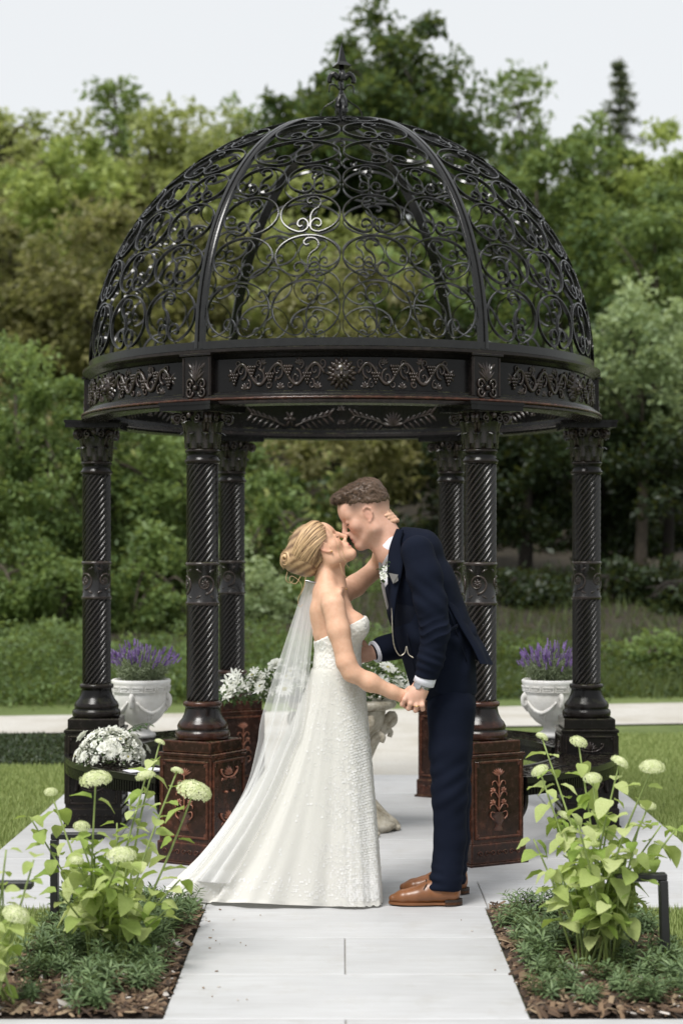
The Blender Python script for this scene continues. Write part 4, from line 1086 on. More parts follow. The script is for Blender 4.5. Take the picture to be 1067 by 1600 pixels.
class Head:
    """head-local frame: x forward, z up, y towards the far side"""
    def __init__(s, O, tilt, face, sc=1.0, yaw=0.0):
        s.O = np.asarray(O, float); s.sc = sc
        s.u = np.array([math.sin(tilt) * face, 0, math.cos(tilt)]); s.f = np.array([math.cos(tilt) * face, 0, -math.sin(tilt)])
        cy, sy = math.cos(yaw), math.sin(yaw); y = np.array([0, 1.0, 0])
        s.f, s.s = s.f * cy + y * sy, y * cy - s.f * sy
        s.R = np.stack([s.f, s.s, s.u], 1)
    def w(s, x, y, z): return s.O + s.sc * (x * s.f + y * s.s + z * s.u)
    def wa(s, p): return s.O + s.sc * (np.asarray(p, float) @ s.R.T)
    def loc(s, P_): return ((P_ - s.O) @ s.R) / s.sc
def head_sdf(S, H, female):
    w, c = H.w, H.sc
    S.ell(w(-.010, 0, .045), np.array([.100, .076, .088]) * c, H.R, .015)
    S.ell(w(.030, 0, -.015), np.array([.058, .058, .082]) * c, H.R, .03 * c)
    jw = .046 if female else .053
    for y in (-1, 1):
        S.cap(w(-.002, y * jw, -.058 if not female else -.05), w(.070, y * .013, -.094), .022 * c, .018 * c, .03 * c)
        S.cap(w(-.005, y * .056, .0), w(-.002, y * jw, -.055), .018 * c, .020 * c, .03 * c)
        S.ell(w(.056, y * .040, -.016), .024 * c, H.R, .025 * c)
        S.cap(w(.082, y * .010, .032), w(.064, y * .046, .030), (.010 if not female else .008) * c, .009 * c, .018 * c)
    S.ell(w(.074, 0, -.094), np.array([.022, .024, .018]) * c, H.R, .02 * c)
    S.ell(w(.070, 0, .055), np.array([.03, .05, .04]) * c, H.R, .03 * c)
    for y in (-1, 1):
        S.ell(w(.100, y * .033, .010), np.array([.020, .018, .013]) * c, H.R, .012 * c, 'sub')
        S.ell(w(.0765, y * .032, .009), np.array([.0145, .016, .0125]) * c, H.R, .004 * c)
    S.chain([w(.088, 0, .026), w(.099, 0, .004), w(.113, 0, -.026)], [.0085 * c, .0085 * c, (.0105 if female else .012) * c], .010 * c)
    for y in (-1, 1): S.ell(w(.099, y * .011, -.034), np.array([.011, .007, .008]) * c, H.R, .007 * c)
    S.ell(w(.086, 0, -.058), np.array([.016, .026, .020]) * c, H.R, .015 * c)
    S.cap(w(.094, -.012, -.0565), w(.094, .012, -.0565), .0062 * c, .0062 * c, .006 * c)
    S.cap(w(.092, -.011, -.0675), w(.092, .011, -.0675), .0072 * c, .0072 * c, .006 * c)
    S.ell(w(.104, 0, -.0622), np.array([.012, .022, .0016]) * c, H.R, .003 * c, 'sub')
    ex = -.004 if not female else .020
    for y in (-1, 1):      # ears: rim, lobe and hollow
        t = np.linspace(0, 1, 10); a = PI * .62 - t * PI * 1.30
        rim = [w(ex - .006 + .017 * math.cos(q) * -1, y * (.080 + .005 * (math.cos(q) > 0) ), .004 + .030 * math.sin(q)) for q in a]
        S.ell(w(ex - .003, y * .074, .003), np.array([.017, .008, .028]) * c, H.R, .006 * c)
        S.chain([w(ex + .012, y * .076, .012), w(ex + .006, y * .081, .028), w(ex - .008, y * .083, .033), w(ex - .020, y * .083, .022), w(ex - .020, y * .081, .004), w(ex - .010, y * .079, -.014), w(ex + .004, y * .077, -.026)], [.0035 * c, .004 * c, .0045 * c, .0045 * c, .004 * c, .004 * c, .006 * c], .004 * c)
        S.ell(w(ex + .001, y * .087, .002), np.array([.009, .007, .014]) * c, H.R, .004 * c, 'sub')
def skin_cols(V, base, H, lips, cheek, stubble=None, fade=None):
    L = H.loc(V); c = np.tile(np.asarray(base, float), (len(V), 1))
    inh = (np.abs(L) < .2).all(1)
    d = ((L[:, 0] - .097) / .016) ** 2 + (L[:, 1] / .023) ** 2 + ((L[:, 2] + .062) / .0115) ** 2
    ck = np.exp(-(((L[:, 0] - .06) / .03) ** 2 + ((np.abs(L[:, 1]) - .045) / .02) ** 2 + ((L[:, 2] + .025) / .022) ** 2)) * inh
    c = c + (np.asarray(cheek) - c) * (.55 * ck)[:, None]
    er = np.exp(-(((L[:, 0] + .0) / .025) ** 2 + ((np.abs(L[:, 1]) - .083) / .006) ** 2 + (L[:, 2] / .035) ** 2)) * inh
    c = c + (np.asarray(cheek) - c) * (.6 * er)[:, None]
    if stubble is not None:
        s = sstep(-.025, -.06, L[:, 2]) * sstep(-.02, .03, L[:, 0]) * (L[:, 2] > -.13) * inh * .28
        c = c + (np.asarray(stubble) - c) * s[:, None]
    if fade is not None:
        s = sstep(.01, .06, L[:, 2]) * sstep(.075, .03, L[:, 0]) * inh; s = np.maximum(s, sstep(-.03, .04, L[:, 2]) * sstep(-.02, -.06, L[:, 0]) * inh) * .85
        c = c + (np.asarray(fade) - c) * s[:, None]
    lp = sstep(1.3, .7, d) * inh
    return c + (np.asarray(lips) - c) * lp[:, None]
def two_part(name, parts, mat, parent, off, cols):
    V, Q, C, o = [], [], [], 0
    for (v, q), c in zip(parts, cols): V.append(v); Q.append(q + o); C.append(c); o += len(v)
    return mesh_obj(name, np.concatenate(V), np.concatenate(Q), mat, parent, True, off, np.concatenate(C))
def tubes(name, paths, radii, mat, parent, off, cvals, seg=6, flat=1.0):
    mb = MB(); a = np.arange(seg) * 2 * PI / seg; sec = np.stack([np.cos(a) * flat, np.sin(a)], 1)
    for p, r, c in zip(paths, radii, cvals): mb.sweep(p, sec, scale=r, col=(c, c, c))
    return mb.build(name, mat, parent, off=off, col=True)

# ================= groom
GB = np.array([.36, 7.25, 0.0])
groom = thing('person', 'man in navy suit and tan shoes bending forward to kiss the bride', 'person', GB)
HG = Head(P(574, 806, .012), math.radians(25), -1, 1.0, .03)
# skin: one continuous body, head, neck, trunk, arms and hands
lo = np.array([P(505, 0)[0], 7.2 - .27, P(0, 1128)[2]]); hi = np.array([P(760, 0)[0], 7.2 + .33, P(0, 748)[2]])
S = SDF(lo, hi, .0037)
head_sdf(S, HG, False)
S.cap(HG.w(-.030, 0, -.02), P(616, 862, .015), .056, .062, .025); S.cap(HG.w(.012, 0, -.075), P(606, 868, .015), .036, .045, .03)
S.cap(P(618, 862, .02), P(645, 905, .03), .06, .085, .03, sy=1.3); S.chain([P(645, 905, .03), P(665, 980, .035), P(700, 1080, .04)], [.085, .085, .08], .03, sy=1.3)
S.chain([P(648, 890, -.07), P(655, 888, -.14), P(673, 945, -.195), P(680, 985, -.20), P(673, 1030, -.185), P(664, 1052, -.168)], [.05, .045, .038, .036, .03, .026], .02)
S.chain([P(645, 885, .13), P(652, 882, .20), P(672, 985, .26), P(640, 1004, .215), P(596, 1017, .165)], [.05, .045, .036, .034, .026], .02)
def finger(S, pts, r, k=.006):
    rs = np.linspace(r, r * .82, len(pts)); S.chain(pts, rs, k)
HD = -.165
S.cap(P(664, 1052, HD), P(657, 1074, HD - .005), .028, .0265, .02)
S.chain([P(657, 1072, HD - .005), P(649, 1084, HD - .012), P(643, 1091, HD - .015)], [.027, .029, .028], .02, sy=.78)
S.cap(P(658, 1080, HD - .01), P(655, 1094, HD - .012), .024, .021, .02, sy=.8)
for i, (bx, by, mx, my, tx, ty) in enumerate([(636, 1085, 628, 1101, 634, 1104), (644, 1092, 638, 1107, 643, 1106), (652, 1096, 649, 1110, 652, 1107), (659, 1096, 660, 1108, 660, 1104)]):
    finger(S, [P(bx, by, HD - .022), P((bx + mx) / 2, (by + my) / 2, HD - .030), P(mx, my, HD - .020), P(tx, ty, HD + .006), P(tx + 1, ty - 9, HD + .022)], .0105 - .0006 * abs(i - 1.5))
finger(S, [P(652, 1074, HD + .012), P(640, 1076, HD + .022), P(630, 1083, HD + .022), P(627, 1092, HD + .012)], .0112)
S.cap(P(596, 1017, .165), P(580, 1020, .150), .026, .026, .02)
S.chain([P(580, 1020, .150), P(571, 1022, .135), P(562, 1025, .128)], [.026, .029, .028], .02, sy=.6)
for i in range(4): finger(S, [P(562, 1014 + 7 * i, .130), P(550, 1013 + 8 * i, .126), P(540, 1014 + 8 * i, .116), P(533, 1016 + 8 * i, .100)], .0098)
finger(S, [P(574, 1013, .130), P(568, 1004, .112), P(561, 1001, .098)], .0108)
Vh, Qh = S.mesh(); Vh = smooth_mesh(Vh, Qh, 1, .35)
FAIR = (.66, .40, .30)
mesh_obj('body', Vh, Qh, M['skin_m'], groom, True, GB, skin_cols(Vh, FAIR, HG, (.46, .19, .165), (.62, .30, .23), (.42, .28, .215), (.11, .07, .052)))
# hair: short sides, textured top
S = SDF(HG.O - .17, HG.O + .17, .003)
S.ell(HG.w(-.011, 0, .050), (.1025, .0785, .092), HG.R, .01)
S.ell(HG.w(.028, 0, .112), (.072, .060, .028), HG.R, .02); S.ell(HG.w(.070, 0, .106), (.030, .052, .022), HG.R, .02); S.ell(HG.w(-.045, 0, .095), (.058, .066, .046), HG.R, .02)
n_ = HG.R @ np.array([.55, 0, -.85]); S.half(HG.w(.090, 0, .080), n_, .018)
S.half(HG.w(-.02, 0, .036), HG.R @ np.array([.42, 0, -1.0]), .026)
S.ell(HG.w(.10, 0, .03), (.05, .07, .052), HG.R, .01, 'sub')
for y in (-1, 1): S.ell(HG.w(.075, y * .085, .062), (.034, .03, .04), HG.R, .01, 'sub')
S.disp(lambda p: -.0022 * wobble(p, 120, 1) - .0018 * wobble(p, 260, 4))
V, Q = S.mesh(); L = HG.loc(V)
hair = mesh_obj('hair', V, Q, M['brown_hair'], groom, True, GB, np.repeat((.34 + .28 * np.random.default_rng(4).random(len(V)))[:, None], 3, 1))
rng = np.random.default_rng(21); sel = V[rng.choice(np.where(L[:, 2] > .04)[0], 5000)]; Ls = HG.loc(sel)
nrm = (Ls - np.array([-.01, 0, .04])); nrm /= np.linalg.norm(nrm, axis=1)[:, None]
pp, rr, cv = [], [], []
for q, nn_ in zip(Ls, nrm):
    tp_ = sstep(.05, .10, q[2]); d = np.array([.75, rng.normal() * .25, .05]) * tp_ + np.array([-.1, 0, -.8]) * (1 - tp_) + rng.normal(size=3) * .18 + nn_ * .16; d /= np.linalg.norm(d); ln_ = rng.uniform(.008, .018) * (.45 + .55 * tp_)
    p0 = q - nn_ * .004; pp.append(HG.wa([p0, p0 + d * ln_ * .5 + nn_ * .004, p0 + d * ln_])); rr.append(np.array([.0011, .0009, .0002])); cv.append(rng.uniform(.05, 1.0))
tag(tubes('hair_tufts', pp, rr, M['brown_hair'], hair, GB, cv, 3), kind='stuff')
# brows, lashes
pp = []
for y in (-1, 1):
    pp.append(HG.wa([(.0955, y * .014, .027), (.0905, y * .030, .032), (.077, y * .047, .027)]))
for p in pp: tubes('eyebrow', [catmull(p, 8)], [np.array([.0028, .0036, .0038, .0036, .0034, .003, .0022, .001])], M['brown_hair'], groom, GB, [.25], 5)
pp = [catmull(HG.wa([(.0890, y * .020, .002), (.0905, y * .032, -.0015), (.081, y * .046, .002)]), 8) for y in (-1, 1)]
for p in pp: tubes('eyelash', [p], [np.full(8, .0016)], M['brown_hair'], groom, GB, [.0], 4)

# trousers
lo = P(630, 1425, -.24); hi = P(790, 1045, .34); S = SDF(np.minimum(lo, hi), np.maximum(lo, hi), .005)
S.chain([P(700, 1060, .04), P(705, 1100, .04)], [.094, .099], .03, sy=1.42)
for dy, k in ((-.065, 0), (.155, 1)):
    x = 0 if k == 0 else 6
    S.chain([P(704 + x * .4, 1110, dy * .75 + .01), P(702 + x * .6, 1170, dy * .9), P(702 + x, 1245, dy), P(703 + x, 1310, dy), P(697 + x, 1372, dy)], [.096, .082, .070, .062, .066], .02)
    S.ell(P(692 + x, 1385, dy), (.070, .056, .033), None, .02)
    S.half(P(697 + x, 1392 if k == 0 else 1378, dy), (0.12, 0, -1)) if False else None
S.half(P(700, 1391, -.065), (-.10, -.05, -1), .003)
def trf(p):
    z = p[:, 2]; fold = np.exp(-((z - .10) / .06) ** 2)
    return -.0025 * wobble(p * [1, 1, .45], 42, 2) - .004 * fold * np.sin(z * 150 + 9 * p[:, 0]) * (.5 + .5 * np.sin(p[:, 0] * 40)) - .003 * np.exp(-((z - .48) / .1) ** 2) * np.sin(z * 90 - p[:, 0] * 60)
S.disp(trf)
V, Q = S.mesh(); V = smooth_mesh(V, Q, 1, .5)
mesh_obj('trousers', V, Q, M['navy'], groom, True, GB)

# waistcoat and shirt front
lo = P(575, 1100, -.2); hi = P(740, 830, .25); S = SDF(np.minimum(lo, hi), np.maximum(lo, hi), .006)
S.chain([P(640, 885, .03), P(652, 950, .035), P(682, 1060, .04)], [.098, .118, .112], .03, sy=1.3)
V, Q = S.mesh(); mesh_obj('waistcoat', V, Q, M['navy_dark'], groom, True, GB)
S = SDF(np.minimum(P(575, 960, -.15), P(680, 790, .18)), np.maximum(P(575, 960, -.15), P(680, 790, .18)), .004)
S.chain([P(623, 862, .018), P(632, 900, .025)], [.070, .098], .03, sy=1.15)
V, Q = S.mesh(); shirt = mesh_obj('shirt', V, Q, M['shirt'], groom, True, GB)
# stand-up collar: wraps the neck, leaning with it
nc, ax = P(606, 846, .015), HG.u * .3 + np.array([-.42, 0, .8]); ax = (P(597, 822, .015) - P(616, 862, .018)); ax /= np.linalg.norm(ax)
e1 = np.cross(np.array([0, 1.0, 0]), ax); e2 = np.array([0, 1.0, 0])      # e1 points forward/left-down
def collar(r0, r1, h0, h1, a0, a1, n=40, drop=.02, th=.004):
    a = np.linspace(a0, a1, n); base = P(614, 853, .015); rows = []
    fr = np.cos(a)                                   # 1 = front
    for k, (r, h) in enumerate(((r0, h0), ((r0 + r1) / 2, (h0 + h1) / 2), (r1, h1), (r1 + th, h1), ((r0 + r1) / 2 + th, (h0 + h1) / 2), (r0 + th + .003, h0))):
        hh = h - drop * np.clip(fr, 0, 1) * 1.3
        rows.append(base + np.outer(r * np.cos(a), e1 * FS) + np.outer(r * np.sin(a) * 1.03, e2) + np.outer(hh, ax))
    return np.stack(rows, 1)
FS = 1 if e1[0] < 0 else -1
MB().grid(collar(.074, .064, -.034, .036, -PI + .0, PI - .0, 48), closed_v=True).build('shirt_collar', M['shirt'], groom, off=GB)
# tie: knot and blade
tie = MB(); kp = P(597, 868, .012)
tp = catmull([P(598, 863, .010), P(595, 872, .008), P(596, 890, .006), P(599, 912, .008), P(604, 935, .012), P(611, 962, .02)], 26)
wd = np.interp(np.linspace(0, 1, 26), [0, .06, .1, .5, .8, 1], [.016, .018, .014, .030, .036, .03])
tie.sweep(tp, [(-.0035, -1), (.0035, -.9), (.006, 0), (.0035, .9), (-.0035, 1), (-.002, 0)], up=(-1, 0, .3), scale=None) if False else None
p_, t_, N_, B_ = frames(tp, (-1, 0, .25))
rows = [p_ + N_ * (.010 * (1 - u * u)) + B_ * (u * wd)[:, None] for u in np.linspace(-1, 1, 7)] + [p_ - N_ * .004 + B_ * (u * wd * .8)[:, None] for u in (.6, -.6)]
tie.grid(np.stack(rows, 1), closed_v=True)
tie.sphere(P(597, 866, .010), (.014, .019, .017), 12, 8)
tie.build('tie', M['tie'], groom, off=GB)

# jacket
lo = P(560, 1105, -.34); hi = P(795, 795, .42); S = SDF(np.minimum(lo, hi), np.maximum(lo, hi), .005)
S.chain([P(645, 872, .03), P(655, 915, .035), P(670, 985, .035), P(698, 1072, .04)], [.112, .138, .138, .122], .035, sy=1.22)
S.cap(P(630, 852, .02), P(655, 862, .03), .072, .095, .03, sy=1.5)                                # yoke
S.cap(P(676, 905, .03), P(716, 990, .04), .068, .068, .05, sy=1.7)                                # bent back
S.cap(P(716, 1000, .05), P(722, 1040, .05), .058, .055, .04, sy=2.0)                               # tail over the seat
# far arm
S.chain([P(650, 880, .22), P(672, 985, .27), P(640, 1004, .22), P(597, 1014, .165)], [.075, .066, .060, .052], .025)
S.half(P(0, 1086), (0, 0, -1)) if False else None
S.half(P(690, 1083, 0), (-.06, 0, -1), .004)
S.half(P(590, 1014, .165), (-.9, -.1, .36), .003) if False else None
# front opening shows shirt, tie and waistcoat
S.cap(P(582, 858, .008), P(598, 960, .015), .050, .024, .006, 'sub'); S.cap(P(598, 960, .015), P(640, 1080, .03), .022, .050, .006, 'sub')
S.cap(P(597, 828, .015), P(616, 862, .018), .075, .066, .004, 'sub')
def jf(p):
    z, x = p[:, 2], p[:, 0]
    d = -.0016 * wobble(p * [1, 1, .6], 26, 3) - .0009 * wobble(p, 60, 5)
    d -= .006 * np.exp(-(((x - .40) / .12) ** 2 + ((z - 1.08) / .10) ** 2)) * np.sin(z * 60 + x * 45)
    d -= .004 * np.exp(-(((x - .52) / .10) ** 2 + ((z - 1.02) / .16) ** 2)) * np.sin(x * 90 - z * 20)
    return d
S.disp(jf)
V, Q = S.mesh(); V = smooth_mesh(V, Q, 1, .5)
JV0 = V; jacket = mesh_obj('jacket', V, Q, M['navy'], groom, True, GB)
# near sleeve, its own shape lying over the body
lo = P(605, 1090, -.38); hi = P(735, 815, .05); S = SDF(np.minimum(lo, hi), np.maximum(lo, hi), .004)
S.chain([P(652, 862, -.150), P(663, 900, -.185), P(673, 945, -.205), P(680, 985, -.21), P(673, 1030, -.195), P(666, 1056, -.178)], [.066, .068, .062, .057, .050, .045], .02)
S.half(P(665, 1058, -.178), P(660, 1085, -.17) - P(672, 1030, -.195), .002)
def slf(p):
    z, x = p[:, 2], p[:, 0]
    d = -.0014 * wobble(p, 34, 6)
    d -= .0045 * np.exp(-((z - 1.10) / .05) ** 2) * (1 - 2 * np.abs(np.sin((z * 1.0 - x * .45 + .02 * np.sin(p[:, 1] * 40)) * 85)) ** .6)
    d -= .0028 * np.exp(-((z - 1.24) / .07) ** 2) * np.sin((z + x * .9) * 95)
    d -= .003 * np.exp(-((z - .98) / .05) ** 2) * np.sin((z + x * .4) * 170)
    return d
S.disp(slf); V, Q = S.mesh(); V = smooth_mesh(V, Q, 1, .5)
slv = mesh_obj('sleeve', V, Q, M['navy'], jacket, True, GB)
tl = catmull([P(700, 905, .04), P(720, 945, .04), P(742, 985, .04), P(758, 1012, .04), P(770, 1038, .04)], 22)
yy_ = np.linspace(-1, 1, 25); rows = []
for th_ in (0, -.007):
    for yn in (yy_ if th_ == 0 else yy_[::-1]):
        q = tl.copy(); q[:, 1] += yn * (.150 + .01 * np.linspace(0, 1, 22)); q[:, 0] -= (.055 * np.abs(yn) ** 2.5 + .006 * (1 + np.sin(yn * 9)) * np.linspace(0, 1, 22)) - th_; q[:, 2] += .012 * np.abs(yn) ** 2 * np.linspace(0, 1, 22)
        rows.append(q)
MB().grid(np.stack(rows, 0), closed_u=True).build('back_panel', M['navy'], jacket, off=GB)
for k in range(4):
    c = P(675 - k * 1.2, 1034 + k * 5.5, -.236 + .004 * k); MB().sphere(c, (.0055, .003, .0055), 8, 5).build('sleeve_button', M['navy_dark'], jacket, off=GB)
def near_y(V, x, z, r=.014):
    m_ = (np.abs(V[:, 0] - x) < r) & (np.abs(V[:, 2] - z) < r); return V[m_, 1].min() if m_.any() else 7.0
JV = JV0
for pts, w in (([(688, 990), (702, 984), (716, 977)], .007), ([(664, 880), (690, 930), (712, 985), (730, 1035)], .0012), ([(636, 990), (644, 1030), (654, 1070)], .0012)):
    q = []
    for (a, b_) in pts:
        p0 = P(a, b_, -.12); q.append((p0[0], near_y(JV, p0[0], p0[2]) - .001, p0[2]))
    MB().sweep(catmull(q, 16), RECT(w * 2, .004), up=(0, 0, 1)).build('pocket_flap' if w > .005 else 'seam', M['navy_dark'], jacket, off=GB)
# lapel, jacket collar, pocket flap
def sheet(pts, th, n_smooth=0, mb=None):
    """closed polygon of 3-D points given thickness towards the camera"""
    mb = mb or MB(); p = np.asarray(pts, float); n = len(p); q = p + [0, -th, 0]
    mb.add(np.concatenate([p, q]), [tuple(range(n, 2 * n))] + [(i, (i + 1) % n, n + (i + 1) % n, n + i) for i in range(n)]); return mb
a_ = catmull([P(619, 826, -.058), P(611, 846, -.076), P(606, 868, -.090), P(605, 900, -.112), P(608, 940, -.128), P(613, 985, -.128)], 22)
b_ = catmull([P(630, 828, -.080), P(625, 848, -.108), P(628, 868, -.130), P(628, 890, -.150), P(619, 935, -.158), P(614, 985, -.140)], 22)
rows = [a_ * (1 - u) + b_ * u + np.outer(np.ones(22), (0, -.010 * math.sin(PI * u), .0)) for u in np.linspace(0, 1, 6)]
rows += [b_ + [.003, .007, 0], a_ + [.004, .009, 0]]
MB().grid(np.stack(rows, 1), closed_v=True).build('lapel', M['navy'], jacket, off=GB)
aw = np.linspace(-PI * .98, PI * .98, 44)
def jc(r, h, dr):
    base = P(617, 857, .018); hh = h - .075 * np.clip(np.cos(aw), 0, 1) - .01
    return base + np.outer((r + dr) * np.cos(aw), e1 * FS) + np.outer((r + dr) * np.sin(aw) * 1.06, e2) + np.outer(hh, ax)
m_ = np.abs(aw) > PI * .36
rows = [jc(.077, .000, 0)[m_], jc(.079, .008, .002)[m_], jc(.084, .004, .004)[m_], jc(.092, -.030, .012)[m_], jc(.096, -.038, .006)[m_], jc(.080, -.038, 0)[m_]]
MB().grid(np.stack(rows, 0)[:, :20]).grid(np.stack(rows, 0)[:, 20:]).build('jacket_collar', M['navy'], jacket, off=GB) if False else MB().grid(np.stack(rows, 1), closed_v=True).build('jacket_collar', M['navy'], jacket, off=GB)
# shirt cuffs
def cuff(name, c0, c1, r, parent):
    c0, c1 = np.asarray(c0), np.asarray(c1); mb = MB()
    p = np.stack([c0, c0 * .4 + c1 * .6, c1, c1, c1 * .7 + c0 * .3]); mb.tube(p[:3], [r, r * 1.03, r * 1.04], 24); return mb.build(name, M['shirt'], parent, off=GB)
cuff('shirt_cuff', P(668, 1050, -.180), P(661.5, 1068, -.171), .041, groom)
cuff('shirt_cuff', P(600, 1013, .17), P(584, 1019, .152), .044, groom)
# watch
wax = P(655, 1082, -.168) - P(662, 1064, -.166); wax /= np.linalg.norm(wax); wc = P(659, 1073, -.168)
x1 = np.cross(wax, (0, 1, 0)); x1 /= np.linalg.norm(x1); x2 = np.cross(wax, x1); aa = np.arange(28) * 2 * PI / 28
watch = empty('watch', (0, 0, 0), 0, groom)
MB().sweep(wc + np.outer(np.cos(aa) * .0305, x1) + np.outer(np.sin(aa) * .0305, x2), RECT(.003, .015), up=np.outer(np.cos(aa), x1) + np.outer(np.sin(aa), x2), closed=True).build('strap', M['silver'], watch, off=GB)
cd = (np.array([0, -1.0, 0]) * .8 + x1 * (-.5 if x1[0] > 0 else .5) + np.array([0, 0, .2])); cd -= cd.dot(wax) * wax; cd /= np.linalg.norm(cd); dc = wc + cd * .032
cR = np.stack([np.cross(wax, cd), wax, cd], 1)
q = MB().lathe([(0, -.003), (.018, -.003), (.0195, .002), (.018, .006), (.015, .0065), (0, .0062)], 20); q.map(lambda v: v @ cR.T + dc).build('watch_case', M['silver'], watch, off=GB)
# ring
MB().tube(P(651, 1103, -.196) + np.c_[.0115 * np.cos(aa), .010 * np.sin(aa), .002 * np.cos(aa)], .0016, 6, closed=True).build('ring', M['gold'], groom, off=GB)
# pocket square, flower, watch chain
ps = MB(); pq = [P(622, 905, -.168), P(636, 899, -.175), P(629, 898, -.178), P(622, 891, -.176), P(617, 897, -.168)]
sheet([P(611, 903, -.150), P(621, 900, -.166), P(622, 907, -.168), P(615, 912, -.158)], .003, mb=ps); sheet([P(607, 895, -.146), P(622, 898, -.166), P(614, 912, -.158)], .006, mb=ps)
ps.build('pocket_square', M['tie'], groom, off=GB, smooth=False)
chn = MB(); ch = catmull([P(612, 948, -.142), P(613, 985, -.150), P(616, 1010, -.146), P(624, 1024, -.142), P(632, 1020, -.138), P(635, 1010, -.136), P(638, 1022, -.142), P(646, 1028, -.150)], 50)
chn.tube(ch, .0021 + .0008 * (np.arange(50) % 2), 5).build('watch_chain', m_simple('pale_chain', (.5, .46, .38), .35, .1, 30, metal=.8), groom, off=GB)
# shoes
def shoe(toe_x, heel_x, yc, name_lab):
    L = heel_x - toe_x; X = lambda t: toe_x + t * L
    c = np.array([0, yc, 0]); S = SDF((toe_x - .03, yc - .08, -.01), (heel_x + .03, yc + .08, .16), .0032)
    pt = lambda t, z, dy=0: np.array([X(t), yc + dy, z])
    S.chain([pt(.06, .026), pt(.20, .031), pt(.36, .036, .004), pt(.52, .048), pt(.70, .052), pt(.86, .048)], [.017, .027, .033, .036, .036, .034], .02, sy=1.18)
    S.chain([pt(.50, .062), pt(.64, .082), pt(.86, .080)], [.026, .030, .031], .02); S.cap(pt(.70, .10), pt(.84, .105), .030, .030, .015)
    S.half((0, 0, .014), (0, 0, -1)); S.half((X(.7), yc, .108), (-.15, 0, 1), .004)
    V, Q = S.mesh(); V = smooth_mesh(V, Q, 2, .5); sh = mesh_obj('shoe', V, Q, M['shoe'], groom, True, GB)
    u = np.linspace(0, 1, 26); hw_ = np.interp(u, [0, .04, .12, .3, .45, .62, .8, .94, 1], [.006, .020, .034, .045, .042, .034, .036, .030, .010])
    out = [(X(t), yc - w) for t, w in zip(u, hw_)] + [(X(t), yc + w) for t, w in zip(u[::-1], hw_[::-1])]
    MB().prism(out, .006, .0155).build('sole', m_simple('tan_welt', (.22, .085, .03), .5), sh, off=GB, smooth=False)
    k = u > .72; o2 = [(X(t), yc - w) for t, w in zip(u[k], hw_[k])] + [(X(t), yc + w) for t, w in zip(u[k][::-1], hw_[k][::-1])]
    MB().prism(np.array(o2), .0005, .026).build('heel', M['sole'], sh, off=GB, smooth=False)
    lc = MB()
    for t in (.47, .51, .55):
        lc.tube(catmull([pt(t, .066 + (t - .47) * .5, -.024), pt(t, .083 + (t - .47) * .45, 0), pt(t + .01, .066 + (t - .47) * .5, .024)], 10), .0022, 5)
    lc.tube(catmull([pt(.53, .085, 0), pt(.51, .088, -.03), pt(.47, .07, -.042)], 8), .002, 5); lc.tube(catmull([pt(.46, .062, -.030), pt(.48, .045, -.040), pt(.52, .035, -.043), pt(.66, .044, -.042)], 10), .0011, 4)
    lc.build('shoelace', M['lace_cord'], sh, off=GB)
shoe(gx(607, 7.13), gx(722, 7.13), 7.135, 0); shoe(gx(624, 7.37), gx(733, 7.37), 7.375, 1)
# ================= bride
BB = np.array([-.02, 7.2, 0.0])
bride = thing('person', 'woman in white strapless wedding gown and veil tilting her head up to kiss the groom', 'person', BB)
HB = Head(P(505, 862, -.012), math.radians(-47), 1, .93, .03)
lo = np.array([P(425, 0)[0], 7.2 - .30, P(0, 1120)[2]]); hi = np.array([P(665, 0)[0], 7.2 + .45, P(0, 775)[2]])
S = SDF(lo, hi, .0036)
# torso
S.chain([P(514, 930, 0), P(520, 960, 0), P(528, 1000, 0), P(527, 1040, 0), P(527, 1075, 0)], [.066, .078, .084, .080, .086], .03, sy=1.42)
S.cap(P(508, 925, -.05), P(519, 942, -.142), .040, .040, .035); S.cap(P(512, 922, .05), P(527, 930, .145), .042, .044, .035)
S.cap(P(504, 955, -.07), P(507, 985, -.06), .045, .04, .05); S.cap(P(504, 955, .07), P(507, 985, .06), .045, .04, .05)
for y in (-1, 1): S.ell(P(551, 978, y * .066), (.058, .060, .058), None, .035)
# neck
S.cap(HB.w(-.028, 0, -.03), P(512, 926, 0), .043, .047, .03); S.cap(HB.w(.012, 0, -.07), P(526, 922, 0), .028, .040, .03)
for y in (-1, 1):
    S.cap(HB.w(-.05, y * .03, -.06), P(512, 926, y * .085), .026, .032, .03)           # trapezius
    S.cap(P(532, 921, y * .015), P(531, 925, y * .14), .010, .010, .02)                 # collar bones
# near arm
S.chain([P(521, 946, -.165), P(529, 985, -.190), P(541, 1035, -.205), P(549, 1051, -.205), P(578, 1066, -.195), P(612, 1081, -.175), P(627, 1087, -.165)], [.046, .0425, .0365, .034, .035, .025, .0235], .02)
S.chain([P(627, 1087, -.165), P(637, 1092, -.160), P(644, 1095, -.158)], [.0235, .025, .024], .015, sy=.7)
for i in range(4): S.chain([P(644, 1088 + 3.5 * i, -.158), P(652, 1089 + 4 * i, -.150), P(658, 1092 + 3 * i, -.135)], [.0085, .008, .007], .006)
S.chain([P(631, 1083, -.170), P(638, 1082, -.172), P(645, 1084, -.168)], [.010, .009, .008], .006)
